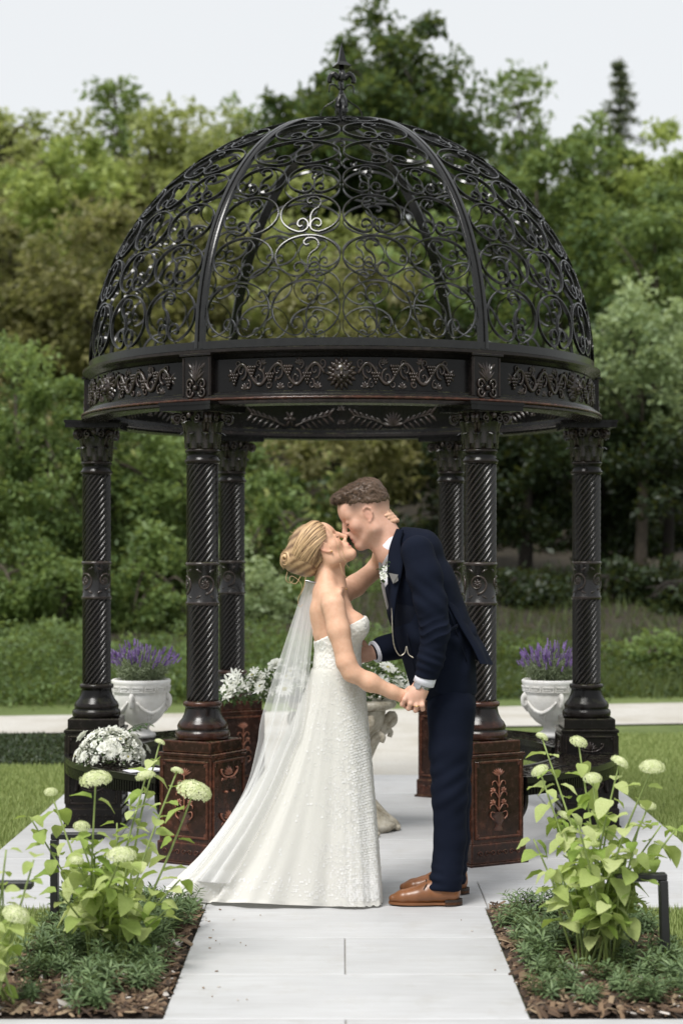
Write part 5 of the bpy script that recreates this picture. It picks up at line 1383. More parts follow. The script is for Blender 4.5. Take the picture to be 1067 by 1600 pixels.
# far arm round the groom's neck
S.chain([P(528, 932, .155), P(555, 915, .22), P(588, 888, .285), P(597, 866, .235), P(602, 836, .150), P(604, 824, .118)], [.047, .043, .037, .035, .026, .023], .02)
S.chain([P(604, 824, .118), P(606, 815, .098), P(608, 808, .085)], [.023, .025, .023], .015)
for i in range(4):
    bx, by = 603 + 4.0 * i, 800 + 4.6 * i
    S.chain([P(606 + i, 806 + 2 * i, .082), P(bx + 5, by, .062), P(bx + 5, by - 1, .024), P(bx + 1, by, -.012 - .004 * (i < 2)), P(bx - 5, by + 1, -.034 + .006 * abs(i - 1))], [.0092, .009, .0085, .008, .0068], .005)
S.chain([P(600, 822, .11), P(592, 818, .095), P(588, 812, .082)], [.011, .010, .008], .006)
head_sdf(S, HB, True)
V, Q = S.mesh(); V = smooth_mesh(V, Q, 1, .4)
WARM = (.68, .42, .29)
cols = skin_cols(V, WARM, HB, (.50, .17, .15), (.66, .30, .22))
body = mesh_obj('body', V, Q, M['skin_w'], bride, True, BB, cols)
# lashes and brows
for y in (-1, 1):
    tubes('eyebrow', [catmull(HB.wa([(.0915, y * .014, .028), (.086, y * .030, .033), (.074, y * .046, .028)]), 8)], [np.array([.0012, .002, .0022, .0022, .002, .0017, .0013, .0006])], M['blonde'], bride, BB, [.0], 5)
    tubes('eyelash', [catmull(HB.wa([(.0875, y * .022, .001), (.0895, y * .032, -.003), (.079, y * .046, .002)]), 8)], [np.array([.0008, .0012, .0015, .0017, .0017, .0015, .0012, .0008])], M['lace_cord'], bride, BB, [.0], 4)
# earring and necklace
MB().sphere(HB.w(.024, -.084, -.026), .0035, 8, 6).build('earring', M['gold'], bride, off=BB)
nk = catmull([P(500, 921, -.088), P(516, 921, -.098), P(535, 918, -.066), P(543, 921, -.01), P(541, 917, .05)], 30)
nb = MB().tube(nk, .0009, 4); nb.sphere(P(541.5, 920.5, -.03), .0032, 8, 5); nb.build('necklace', M['gold'], bride, off=BB)
# hair: swept back into a curled bun
S = SDF(HB.O - .23, HB.O + .23, .004)
S.ell(HB.w(-.014, 0, .052), np.array([.108, .086, .098]) * HB.sc, HB.R, .01); S.ell(HB.w(-.075, 0, .03), np.array([.06, .066, .075]) * HB.sc, HB.R, .03)
BN = P(461, 874, -.012); S.ell(BN, (.046, .052, .052), None, .03); S.cap(HB.w(-.08, 0, .03), BN, .060, .042, .03)
S.half(HB.w(.072, 0, .088), HB.R @ np.array([.78, 0, -.35]), .012); S.half(HB.w(.026, 0, .0), HB.R @ np.array([1, 0, -.10]), .01)
for y in (-1, 1): S.ell(HB.w(.026, y * .088, -.006), (.026, .03, .036), HB.R, .01, 'sub')
S.half(HB.w(-.04, 0, -.066), HB.R @ np.array([.30, 0, -1]), .02)
V, Q = S.mesh(); rng = np.random.default_rng(31)
L = HB.loc(V); sh_ = .36 + .25 * np.sin(L[:, 2] * 190 + L[:, 0] * 60)
hb = mesh_obj('hair', V, Q, M['blonde'], bride, True, BB, np.repeat(np.clip(sh_ - .5 * sstep(.0, -.05, L[:, 2]) * (L[:, 0] > -.09), 0, 1)[:, None], 3, 1))
C0 = np.array([-.014, 0, .050]); R0 = np.array([.113, .091, .103])
def surf(d): d = d / np.linalg.norm(d, axis=-1, keepdims=True); return C0 + d * R0
bl = HB.loc(BN)
pp, rr, cv = [], [], []
for y in (-1, 1):
    for k in range(190):
        t = rng.random()
        # hairline runs from the parting on top, down the temple to above the ear
        hl = catmull([(.068, y * .006, .112), (.080, y * .030, .085), (.070, y * .060, .052), (.052, y * .074, .034), (.036, y * .082, .032), (.008, y * .088, .036), (-.018, y * .082, -.015), (-.045, y * .066, -.045)], 60)[int(t * 59)]
        s0 = hl - C0; e0 = np.array([-.115, y * (.045 - .05 * t) + rng.normal() * .01, .075 - .10 * t + rng.normal() * .008]) - C0
        u = np.linspace(0, 1, 12)[:, None]; d = s0 * (1 - u) / np.linalg.norm(s0 / R0) + e0 * u / np.linalg.norm(e0 / R0)
        d[:, 1] += y * .030 * np.sin(PI * u[:, 0]); d[:, 2] += (.012 if t < .6 else -.008) * np.sin(PI * u[:, 0])
        q = C0 + d / np.linalg.norm(d / R0, axis=1)[:, None] * (1.0 + .035 * rng.random() + .03 * np.sin(PI * u))
        end = bl / 1.0 + np.array([rng.normal() * .012, y * .032, .035 - .07 * t])
        q = np.concatenate([q, [q[-1] * .5 + end * .5 + np.array([0, y * .008, 0]), end]])
        pp.append(catmull(HB.wa(q), 22)); r0_ = rng.uniform(.0016, .0046); rr.append(r0_ * np.interp(np.linspace(0, 1, 22), [0, .15, .8, 1], [.35, 1, 1, .6])); cv.append(np.clip(rng.normal(.50 - .22 * (t > .7), .27), .02, 1))
tubes('swept_locks', pp, rr, M['blonde'], hb, BB, cv, 6, .6)
pp, rr, cv = [], [], []
bf = np.array([-.72, -.62, .1]); bf /= np.linalg.norm(bf); b1 = np.cross(bf, (0, 0, 1)); b1 /= np.linalg.norm(b1); b2 = np.cross(b1, bf)
for k in range(64):
    r_ = rng.uniform(.008, .046); a0 = rng.random() * 6.28; ln_ = rng.uniform(2.0, 4.5); t = np.linspace(0, 1, 20); a = a0 + ln_ * t
    rad = r_ * (1 + .25 * t * rng.choice([-1, 1])); dep = np.sqrt(np.maximum(0, .050 ** 2 - np.minimum(rad, .049) ** 2)) + .002 + .006 * np.sin(3 * t + k)
    pp.append(BN + np.outer(rad * np.cos(a), b1) + np.outer(rad * np.sin(a), b2) + np.outer(dep, bf)); w0 = rng.uniform(.0025, .0065)
    rr.append(w0 * np.sin(PI * np.clip(t * .9 + .05, 0, 1)) ** .5); cv.append(np.clip(rng.normal(.6, .22), .05, 1))
for k in range(34):     # rolls folded over the top and back of the bun
    a = rng.random() * 2 * PI; t = np.linspace(0, 1, 16); ph = -1.2 + 2.4 * t
    tdir = math.cos(a) * b1 + math.sin(a) * b2
    pp.append(BN + np.outer(np.cos(ph) * .050, tdir) + np.outer(np.sin(ph) * .048, bf * .8 + np.array([.0, .1, .5])) ); rr.append(rng.uniform(.003, .0065) * np.sin(PI * np.clip(t * .9 + .05, 0, 1)) ** .5); cv.append(np.clip(rng.normal(.5, .2), .05, 1))
tubes('bun', pp, rr, M['blonde'], hb, BB, cv, 7, .6)
W_ = [[P(470, 900, -.05), P(462, 912, -.06), P(453, 908, -.06), P(455, 900, -.055), P(466, 906, -.06), P(472, 916, -.06), P(470, 926, -.055)],
      [P(478, 900, -.05), P(474, 920, -.06), P(466, 935, -.062), P(468, 948, -.06), P(474, 944, -.06)],
      [P(449, 893, -.03), P(447, 906, -.04), P(454, 911, -.04), P(460, 904, -.04)],
      [P(529, 845, -.085), P(537, 866, -.084), P(540, 880, -.075), P(546, 888, -.07)], [P(527, 850, -.087), P(532, 870, -.086), P(543, 878, -.078)],
      [P(531, 880, -.07), P(536, 896, -.072), P(546, 905, -.066)], [P(500, 816, -.03), P(508, 822, -.062), P(520, 836, -.078), P(528, 852, -.085)],
      [P(443, 868, -.05), P(438, 880, -.05), P(444, 890, -.05)]]
pp = []
for k in range(110):
    q = surf(np.array([rng.normal() * .7 - .3, rng.normal(), rng.normal() * .6 + .3])[None])[0]; d = rng.normal(size=3) * .5 + np.array([-.6, 0, -.1]); L_ = rng.uniform(.015, .04); pp.append(catmull(HB.wa([q, q * 1.04 + d * L_ * .5, q * 1.02 + d * L_]), 8))
tag(tubes('flyaway_hairs', pp, [np.linspace(.0006, .0003, 8)] * len(pp), M['blonde'], hb, BB, rng.uniform(.4, 1, len(pp)), 3), kind='stuff')
for w in W_: tubes('loose_wisp', [catmull(w, 24)], [np.linspace(.0015, .0006, 24)], M['blonde'], hb, BB, [.7], 5)
# ---------------- gown
def m_lace(name, c, amount, transl=.0, lace_scale=42, alpha=None, front=False):
    m, nt, b, o = mat_new(name)
    n1 = noise(nt, lace_scale, 5, .65, dist=1.2); n2 = noise(nt, 9, 3, .5)
    lc = ramp(nt, n1.outputs['Fac'], [(.50, (0, 0, 0)), (.58, (1, 1, 1))]); mk = ramp(nt, n2.outputs['Fac'], [(.34, (0, 0, 0)), (.56, (1, 1, 1))])
    mm = N(nt, 'ShaderNodeMath', operation='MULTIPLY'); nt.links.new(lc.outputs[0], mm.inputs[0]); nt.links.new(mk.outputs[0], mm.inputs[1])
    m2 = N(nt, 'ShaderNodeMath', operation='MULTIPLY'); nt.links.new(mm.outputs[0], m2.inputs[0]); m2.inputs[1].default_value = amount
    if front:      # the lace thins out from the front panel towards the train
        tc = N(nt, 'ShaderNodeTexCoord'); sx = N(nt, 'ShaderNodeSeparateXYZ'); nt.links.new(tc.outputs['Object'], sx.inputs[0])
        fr = N(nt, 'ShaderNodeMapRange'); nt.links.new(sx.outputs[0], fr.inputs[0]); fr.inputs[1].default_value = -.16; fr.inputs[2].default_value = .10; fr.inputs[3].default_value = .12; fr.inputs[4].default_value = amount
        nt.links.new(fr.outputs[0], m2.inputs[1])
    nt.links.new(mixc(nt, c, (.88, .87, .85), m2.outputs[0]), b.inputs['Base Color']); setv(b, Roughness=.75); b.inputs['Specular IOR Level'].default_value = .25; b.inputs['Sheen Weight'].default_value = .2
    bump(nt, b, m2.outputs[0], .6, .003)
    if transl:
        tr = N(nt, 'ShaderNodeBsdfTranslucent'); tr.inputs[0].default_value = (*c, 1); mx = N(nt, 'ShaderNodeMixShader'); mx.inputs[0].default_value = transl
        nt.links.new(b.outputs[0], mx.inputs[1]); nt.links.new(tr.outputs[0], mx.inputs[2]); nt.links.new(mx.outputs[0], o.inputs[0])
    return m
M['lace'] = m_lace('ivory_lace', (.74, .715, .66), 1.0, 0, 55); M['tulle'] = m_lace('ivory_tulle_skirt', (.79, .775, .725), 1.0, .25, 62, front=True)
gown = empty('gown', (0, 0, 0), 0, bride)
lo = np.array([P(465, 0)[0], 7.0, P(0, 1100)[2]]); hi = np.array([P(600, 0)[0], 7.4, P(0, 930)[2]])
S = SDF(lo, hi, .0036)
S.chain([P(520, 960, 0), P(528, 1000, 0), P(527, 1040, 0), P(527, 1075, 0)], [.083, .090, .090, .100], .03, sy=1.42)
S.cap(P(504, 955, -.07), P(507, 985, -.06), .049, .045, .05); S.cap(P(504, 955, .07), P(507, 985, .06), .049, .045, .05)
for y in (-1, 1): S.ell(P(553, 978, y * .066), (.063, .064, .064), None, .03)
S.half(P(527, 984, 0), (-.50, 0, 1.0), .003)
S.ell(P(585, 950, 0), (.07, .05, .045), None, .01, 'sub')
S.half(P(527, 1070, 0), (0, 0, -1))
S.disp(lambda p: -.0014 * wobble(p, 260, 2))
V, Q = S.mesh(); mesh_obj('bodice', V, Q, M['lace'], gown, True, BB)
# lace appliques standing proud of bodice and skirt
def skirt_point(th, t):
    """th = angle (0 towards the groom), t = 0 waist .. 1 hem"""
    ct, st = np.cos(th), np.sin(th)
    wx, wy, wz = P(527, 1044)[0], 7.2, P(0, 1044)[2]
    W = np.stack([wx + .104 * ct, wy + .147 * st, wz + 0 * th], -1)
    back = sstep(.0, 1.0, (1 - ct) / 2)                       # 0 front, 1 train side
    hx = .155 * np.maximum(ct, 0) * 1.08 + np.where(ct < 0, ct * .715, 0)
    hx = np.where(ct >= 0, .15 * ct ** .8 if False else .165 * np.sign(ct) * np.abs(ct) ** .8, -.70 * np.abs(ct) ** 1.15)
    hy = np.where(st < 0, -.16 * np.abs(st) ** .45, .30 * np.abs(st) ** .8) + .06 * back * np.abs(ct)
    H = np.stack([np.where(ct >= 0, hx, hx - .0) + .0, 7.2 + hy, 0 * th], -1)
    rad = (H - W); rad[..., 2] = 0
    P1 = W + rad * (.30 - .14 * back[..., None]) + np.stack([0 * th, 0 * th, -.22 - .17 * back], -1)
    P2 = W + rad * (.80 - .20 * back[..., None]) + np.stack([0 * th, 0 * th, -wz + .26 - .02 * back], -1)
    # cubic
    a = (1 - t)[..., None]; b_ = t[..., None]
    return a ** 3 * W + 3 * a * a * b_ * P1 + 3 * a * b_ * b_ * P2 + b_ ** 3 * H, back
nth, nt_ = 400, 90
th = np.linspace(0, 2 * PI, nth, endpoint=False); tt = np.linspace(0, 1, nt_) ** .9
TH, TT = np.meshgrid(th, tt, indexing='ij')
SK, BK = skirt_point(TH, TT)
nx_ = np.cos(TH); ny_ = np.sin(TH)
amp = TT ** 1.1 * (.006 + .034 * BK)
fold = .75 * np.sin(9 * TH + .7 + 1.2 * np.sin(2 * TH)) + (.35 * np.sin(17 * TH + 2.1 * np.sin(3 * TH)) + .28 * np.sin(29 * TH + 1.3 + TT * 2) * TT) * (.25 + .75 * BK) + .08 * np.sin(47 * TH + 3 * TT) * BK
SK[..., 0] += nx_ * amp * fold * .7; SK[..., 1] += ny_ * amp * fold; SK[..., 2] += BK * TT * (1 - TT) * 4 * .022 * fold + BK * sstep(.75, 1, TT) * (.012 + .010 * fold) + .006 * (TT > .98)
SK[..., 2] = np.maximum(SK[..., 2], .004 + .004 * (1 + np.sin(23 * TH)) * (TT > .9))
skb = MB().grid(SK, closed_u=True, flip=True); skirt = skb.build('skirt', M['tulle'], gown, off=BB)
# waistband
aw_ = np.arange(60) * 2 * PI / 60; wz = P(0, 1046)[2]
# appliques: small raised lace sprigs along the near side of the skirt
ap = MB(); rng = np.random.default_rng(77)
def sprig(c, n_, up_, s):
    n_ = n_ / np.linalg.norm(n_); x_ = np.cross(up_, n_); x_ /= np.linalg.norm(x_) + 1e-9; y_ = np.cross(n_, x_)
    k = rng.integers(4, 7); a0 = rng.random() * 6.28
    for j in range(k):
        a = a0 + j * 2 * PI / k; d = math.cos(a) * x_ + math.sin(a) * y_; e = -math.sin(a) * x_ + math.cos(a) * y_
        ap.add([c + n_ * .0010, c + d * s * .55 + e * s * .28 + n_ * .0018, c + d * s + n_ * .0008, c + d * s * .55 - e * s * .28 + n_ * .0018], [(0, 1, 2, 3)])
for k in range(3000):
    t = rng.random() ** .8 * .93 + .03; a = (rng.normal(-.80, .34) if rng.random() < .8 else rng.uniform(-2.6, .2)) 
    if rng.random() < .15: a, t = rng.uniform(-3.0, -.2), rng.uniform(.86, .97)
    i, j = int((a % (2 * PI)) / (2 * PI) * nth) % nth, min(nt_ - 2, int(t ** (1 / .9) * (nt_ - 1)))
    p0 = SK[i, j]; du = SK[(i + 1) % nth, j] - p0; dv = SK[i, j + 1] - p0; nn_ = np.cross(dv, du)
    if nn_.dot([math.cos(a), math.sin(a), .2]) < 0: nn_ = -nn_
    sprig(p0, nn_, -dv, rng.uniform(.003, .0068))
tag(ap.build('lace_sprigs', m_simple('white_lace_thread', (.88, .87, .85), .7, .03, 20), skirt, off=BB, smooth=False), kind='stuff')

# ---------------- veil
m, nt, b, o = mat_new('sheer_veil_tulle')
b.inputs['Base Color'].default_value = (.92, .92, .92, 1); setv(b, Roughness=.8); tp_ = N(nt, 'ShaderNodeBsdfTransparent'); mx = N(nt, 'ShaderNodeMixShader')
lw = N(nt, 'ShaderNodeLayerWeight'); lw.inputs[0].default_value = .35; r = ramp(nt, lw.outputs['Facing'], [(0, (.30, .30, .30)), (1, (.72, .72, .72))])
nt.links.new(r.outputs[0], mx.inputs[0]); nt.links.new(tp_.outputs[0], mx.inputs[1])
trv = N(nt, 'ShaderNodeBsdfTranslucent'); trv.inputs[0].default_value = (.92, .92, .92, 1); mx2 = N(nt, 'ShaderNodeMixShader'); mx2.inputs[0].default_value = .5
nt.links.new(b.outputs[0], mx2.inputs[1]); nt.links.new(trv.outputs[0], mx2.inputs[2]); nt.links.new(mx2.outputs[0], mx.inputs[2]); nt.links.new(mx.outputs[0], o.inputs[0]); M['veil'] = m
def veil_layer(name, th0, th1, seed, stand, tmax, nu=110, nv=80):
    """gathered at the comb, hanging clear of the back, then lying over the train"""
    th_ = np.linspace(th0, th1, nu); ks = [.16, .3, .45, .6, .75, .88, tmax]; rows = []
    for i, a in enumerate(th_):
        u = i / (nu - 1); top = P(477 + 18 * u, 909 + 4 * u, .05 - .11 * u); pts = [top]
        out = np.array([math.cos(a), math.sin(a), .25])
        for q, st_ in zip(ks, [.105, .070, .028, .012, .006, .004, .003]):
            p0 = skirt_point(np.array([a]), np.array([q]))[0][0]; pts.append(p0 + out * (.014 + st_ * stand * (1 - u) ** 1.3 + .008 * (1 + math.sin(u * 23 + seed))))
        rows.append(catmull(pts, nv))
    G = np.stack(rows); U, Vv = np.meshgrid(np.linspace(0, 1, nu), np.linspace(0, 1, nv), indexing='ij')
    f = np.sin(U * 17 + seed + Vv) * .6 + np.sin(U * 31 + 2 * seed + 2 * Vv) * .3
    G[..., 1] += f * .005 * np.sin(PI * np.clip(Vv * 1.2, 0, 1)); G[..., 2] = np.maximum(G[..., 2], .008)
    return MB().grid(G).build(name, M['veil'], veil, off=BB)
veil = empty('veil', (0, 0, 0), 0, bride)
veil_layer('veil_layer', PI + .15, PI + .75, 1.0, 1.0, .82)
veil_layer('veil_layer', PI - .1, PI + .62, 2.7, .75, .66)
cb = MB(); cb.tube(catmull([P(476, 907, -.05), P(486, 909, -.055), P(496, 911, -.05)], 10), .004, 6); cb.build('comb', M['silver'], veil, off=BB)
# ------------------------------------------------------------------ planted urns on the rear benches
m, nt, b, o = mat_new('white_painted_stone'); n1 = noise(nt, 7, 6, .65); n2 = noise(nt, 60, 4)
r = ramp(nt, n1.outputs['Fac'], [(.32, (.62, .60, .55)), (.6, (.80, .79, .77))]); nt.links.new(r.outputs[0], b.inputs['Base Color']); setv(b, Roughness=.7); bump(nt, b, n2.outputs['Fac'], .3, .004); M['urn'] = m
M['compost'] = m_simple('potting_soil', (.03, .02, .014), .95, .3, 40, .8, 80)
def make_urn():
    u = empty('urn', (0, 0, 0))
    MB().lathe([(0, 0), (.078, 0), (.082, .012), (.078, .022), (.060, .030), (.046, .042), (.044, .055), (.056, .066), (.085, .085), (.115, .115), (.137, .155), (.148, .20), (.150, .235), (.148, .245), (.156, .252), (.158, .290), (.163, .300), (.165, .315), (.158, .322), (.148, .318), (.142, .295), (0, .293)], 48).build('bowl', M['urn'], u)
    key = MB(); nk = 14
    for k in range(nk):
        a = k * 2 * PI / nk; w = 2 * PI * .158 / nk
        for (y0, z0, y1, z1) in ((-.5, .256, .42, .261), (.36, .261, .42, .286), (-.42, .281, .36, .286), (-.42, .266, -.36, .281), (-.36, .266, .18, .271)):
            yc, zc = (y0 + y1) / 2 * w, (z0 + z1) / 2; sy_, sz_ = abs(y1 - y0) * w, z1 - z0; R_ = .1585 + .004 * (zc - .27) / .02
            aa_ = a + yc / R_; key.box((R_ * math.cos(aa_), R_ * math.sin(aa_), zc), (.007, sy_, sz_), rz=aa_)
    key.build('key_band', M['urn'], u, smooth=False)
    for k in range(4):
        a = k * PI / 2 + .35; g = MB(); t = np.linspace(-1, 1, 22); az = a + t * .62; z = .205 - .062 * (1 - t * t); rr_ = np.interp(z, [.115, .155, .20, .235], [.117, .139, .149, .151])
        g.tube(np.c_[rr_ * np.cos(az), rr_ * np.sin(az), z], .006 + .006 * (1 - t * t) + .002 * np.sin(t * 40), 7, up=(0, 0, 1)); g.build('garland', M['urn'], u)
        h = MB(); a2 = a + PI / 4; q = catmull([(.148, .245), (.166, .225), (.168, .195), (.158, .175), (.148, .19), (.155, .205)], 18)
        h.tube(np.c_[q[:, 0] * math.cos(a2), q[:, 0] * math.sin(a2), q[:, 1]], np.linspace(.013, .008, 18), 7); h.sphere((.153 * math.cos(a2), .153 * math.sin(a2), .232), (.016, .016, .022), 8, 6); h.build('handle', M['urn'], u)
        e = MB()
        for row in range(5):
            for c in range(5 - row):
                az = a + (c - (4 - row) / 2) * .085; z = .142 - .012 * row; rr2 = np.interp(z, [.085, .115, .155], [.087, .117, .139]); e.sphere((rr2 * math.cos(az), rr2 * math.sin(az), z), .0065, 6, 4)
        e.build('grape_swag', M['urn'], u)
    MB().lathe([(.143, .2975), (.08, .303), (0, .305)], 24).build('soil', M['compost'], u)
    return u
M['lav_leaf'] = m_leaf('grey_green_lavender_foliage', (.14, .18, .10), (.36, .42, .27), .25); M['lav'] = m_leaf('purple_lavender_spikes', (.12, .06, .21), (.36, .24, .55), .2)
def make_lavender(seed):
    rng = np.random.default_rng(seed); root = empty('lavender_plant', (0, 0, 0)); st, sp = MB(), MB(); P_, C_ = [], []
    for k in range(230):
        a = rng.random() * 2 * PI; q = rng.random() ** .6; L = rng.uniform(.13, .215) * (1.05 - .22 * q); base = np.array([.09 * q * math.cos(a), .09 * q * math.sin(a), .0])
        d = np.array([math.cos(a) * q * .75, math.sin(a) * q * .75, 1.0]) + rng.normal(size=3) * .1; d /= np.linalg.norm(d); tip = base + d * L + np.array([math.cos(a), math.sin(a), 0]) * q * .02
        pth = catmull([base, base + d * L * .6, tip], 6); st.tube(pth, np.linspace(.0016, .001, 6), 3, col=(.6, .6, .6))
        for i in range(26):
            t = rng.random() * .72; P_.append(base + d * L * t + rng.normal(size=3) * .008); C_.append(rng.random())
        if k < 150:
            hl = rng.uniform(.022, .038); c = rng.random()
            for j in range(5):
                z = tip + d * hl * j / 4; s = .0055 * (1 - .11 * j)
                sp.sphere(z, (s, s, .0058), 6, 4, col=(np.clip(c + rng.normal() * .15, 0, 1),) * 3)
    st.build('stems', M['lav_leaf'], root, col=True); v, f, cv = leaf_cloud(np.array(P_), .032, np.array(C_), aspect=.16, rng=rng, upbias=0)
    mesh_obj('foliage', v, f, M['lav_leaf'], root, False, None, np.repeat(cv[:, None], 3, 1)); tag(sp.build('flower_spikes', M['lav'], root, col=True), kind='stuff'); return root
u0 = make_urn(); u1 = clone_tree(u0)
for u_, px, lab, sd_, l2 in ((u0, 221, 'white urn with greek key band on the left rear bench', 41, 'purple lavender growing in the left white urn'), (u1, 861, 'white urn with greek key band on the right rear bench', 42, 'purple lavender growing in the right white urn')):
    x_ = gx(px, 9.92); u_.location = (x_, 9.92, .386); u_.rotation_euler = (0, 0, .2 if px < 500 else -.9); tag(u_, lab, 'urn', 'white urns on the benches')
    lv = make_lavender(sd_); lv.location = (x_, 9.92, .386 + .300); tag(lv, l2, 'lavender', 'lavender in the urns')

# ------------------------------------------------------------------ flowers
M['petal'] = m_leaf('white_petals', (.76, .77, .68), (.92, .92, .89), .3, .6); M['eye'] = m_simple('yellow_green_flower_eye', (.45, .40, .08), .8)
M['green'] = m_leaf('florist_greenery', (.018, .045, .014), (.07, .12, .035), .2); M['blush'] = m_leaf('pale_green_buds', (.25, .33, .22), (.5, .56, .42), .2)
def flower(kind, rng):
    """a single bloom facing +Z, unit size about 1; returns MB with colour in Col"""
    mb = MB()
    layers = {'daisy': [(15, 1.0, .30, .16)], 'mum': [(18, 1.0, .24, .12), (16, .82, .22, .38), (12, .6, .2, .65), (8, .36, .18, .95)], 'rose': [(6, .9, .85, .25), (6, .75, .8, .6), (5, .55, .7, .95), (4, .35, .55, 1.25)], 'lily': [(6, 1.2, .34, .45)]}[kind]
    for li, (n_, L, W, lift) in enumerate(layers):
        for k in range(n_):
            a = 2 * PI * (k + .5 * (li % 2)) / n_ + rng.normal() * .06; t = np.linspace(0, 1, 4); rows = []
            for u in (-1, 0, 1):
                w = W * L * .5 * np.sin(PI * np.clip(t * .85 + .1, 0, 1)) * u
                r_ = L * t * math.cos(lift) + .02; z = L * t * math.sin(lift) + .10 * np.sin(t * PI) - (.06 * t ** 2) + .05 * abs(u)
                rows.append(np.c_[r_ * math.cos(a) - w * math.sin(a), r_ * math.sin(a) + w * math.cos(a), z])
            c = rng.uniform(.45, 1); mb.grid(np.stack(rows, 1), col=(c, c, c))
    return mb
def flower_mesh(kind, seed): return flower(kind, np.random.default_rng(seed))
FM = {}
def put_flower(kind, p, nrm, size, parent, off, rng):
    key = (kind, int(rng.integers(0, 3)))
    if key not in FM:
        mb = flower_mesh(kind, 100 + len(FM)); o = mb.build('flower', M['petal'], None, col=True)
        if kind == 'daisy':
            me = o.data; me.materials.append(M['eye']); n0 = len(me.vertices)
            eb = flower_mesh(kind, 100 + len(FM)); eb.cm = 1; eb.sphere((0, 0, .09), (.26, .26, .12), 10, 6)
            bpy.data.objects.remove(o); o = eb.build('flower', None, None, col=True, mats=[M['petal'], M['eye']])
        FM[key] = o; c = o; c.parent = parent
    else: c = clone(FM[key], parent)
    q = Vector(nrm).to_track_quat('Z', 'Y').to_euler(); c.rotation_mode = 'XYZ'
    c.location = Vector(np.asarray(p) - np.asarray(off)); c.rotation_euler = q; c.scale = (size,) * 3
    return c
def leaf_shape(L, W, droop=.25, n=6, fold=.18, tip=1.0):
    t = np.linspace(0, 1, n); w = W / 2 * np.sin(PI * np.clip(t ** .75 * .97 + .02, 0, 1)) ** .85; rows = []
    for u in (-1, -.5, 0, .5, 1):
        rows.append(np.c_[L * t * (1 - .1 * droop * t), w * u, -droop * L * t ** 2 + fold * np.abs(w * u) + (.03 * L * np.sin(t * 14) * abs(u))])
    return np.stack(rows, 1)
def fill_greens(name, pts, nr, size, mat, parent, off, rng, asp=.45):
    v, f, cv = leaf_cloud(np.asarray(pts), size, rng.random(len(pts)), aspect=asp, rng=rng)
    return mesh_obj(name, v, f, mat, parent, False, off, np.repeat(cv[:, None], 3, 1))
# bridal bouquet laid on the left bench
rng = np.random.default_rng(50); bc = np.array([gx(174, 8.66), 8.66, .388])
bq = thing('bouquet', 'domed white flower bouquet lying on the left bench', 'bouquet', bc)
def dome_pt(rx, ry, rz, rng, lo=.05):
    d = rng.normal(size=3); d[2] = abs(d[2]) + lo; d /= np.linalg.norm(d); return d * [rx, ry, rz], d
pts = []
for k in range(70):
    ga = k * 2.39996; zq = 1 - (k + .5) / 70; rq = math.sqrt(1 - zq * zq); d = np.array([rq * math.cos(ga), rq * math.sin(ga), zq + .12])
    put_flower(['rose', 'mum', 'rose', 'daisy', 'rose', 'mum', 'rose'][k % 7], bc + d * [.158, .130, .140] * rng.uniform(.88, 1.1) + rng.normal(size=3) * .010, d, rng.uniform(.020, .034) * (1.35 if k % 6 == 0 else 1), bq, bc, rng)
P_ = np.array([dome_pt(.165, .14, .175, rng)[0] for _ in range(900)]); fill_greens('filler_blossom', bc + P_, 0, .013, M['petal'], bq, bc, rng, .9)
P_ = np.array([dome_pt(.15, .13, .15, rng)[0] for _ in range(200)]); fill_greens('greenery', bc + P_, 0, .032, M['green'], bq, bc, rng)
for k in range(7):
    p_, d = dome_pt(.150, .13, .16, rng); MB().sphere(bc + p_, .014, 8, 6, col=(.6, .6, .6)).build('seed_pod', M['blush'], bq, off=bc, col=True)
sg = MB()
for ang_, el in ((-.5, .9), (.2, .7), (-.9, .55)):
    s0 = bc + np.array([.07, 0, .15]); e0 = s0 + np.array([math.cos(ang_) * .11, math.sin(ang_) * .05, el * .05]); sg.tube([s0, (s0 + e0) / 2 + [0, 0, .012], e0], .0016, 4, col=(.3, .3, .3))
    for t in (.4, .7, 1.0):
        for s in (-1, 1):
            c0 = s0 * (1 - t) + e0 * t; g = leaf_shape(.042, .018); a = ang_ + s * .7; R2 = np.array([[math.cos(a), -math.sin(a), 0], [math.sin(a), math.cos(a), 0], [0, 0, 1]]); sg.grid(g @ R2.T + c0, col=(.4, .4, .4))
sg.build('leaf_sprig', M['green'], bq, off=bc, col=True)
# order of service sheets by the bouquet
pc = np.array([gx(222, 8.36), 8.36, .3865]); pap = MB().box((0, 0, .002), (.15, .10, .003), rz=.5).box((.02, .004, .0055), (.15, .10, .003), rz=.72)
tag(mesh_obj('paper_sheet', np.concatenate(pap.v), pap.f, m_simple('white_paper', (.74, .73, .78), .8, .05), None, False), 'white folded paper sheets lying on the left bench', 'paper').location = pc
# stone pedestal with a long flower arrangement, in the middle of the gazebo
m, nt, b, o = mat_new('weathered_carved_stone'); n1 = noise(nt, 14, 6, .7); n2 = noise(nt, 45, 5, .7)
r = ramp(nt, n1.outputs['Fac'], [(.3, (.17, .135, .085)), (.5, (.42, .38, .30)), (.7, (.58, .55, .48))]); nt.links.new(r.outputs[0], b.inputs['Base Color']); setv(b, Roughness=.85); bump(nt, b, n2.outputs['Fac'], .7, .01); M['stone'] = m
SC_ = np.array([.005, 9.06, 0.0]); sp_ = thing('stone_pedestal', 'carved weathered stone pedestal standing behind the bride', 'pedestal', SC_)
def lobed(prof, k, amp, seg=96):
    prof = np.asarray(prof, float); a = np.arange(seg) * 2 * PI / seg; R_ = prof[:, 0:1] * (1 + amp(prof[:, 1:2]) * np.abs(np.cos(k * a / 2 + .3))[None])
    return np.stack([R_ * np.cos(a), R_ * np.sin(a), np.repeat(prof[:, 1:2], seg, 1)], -1)
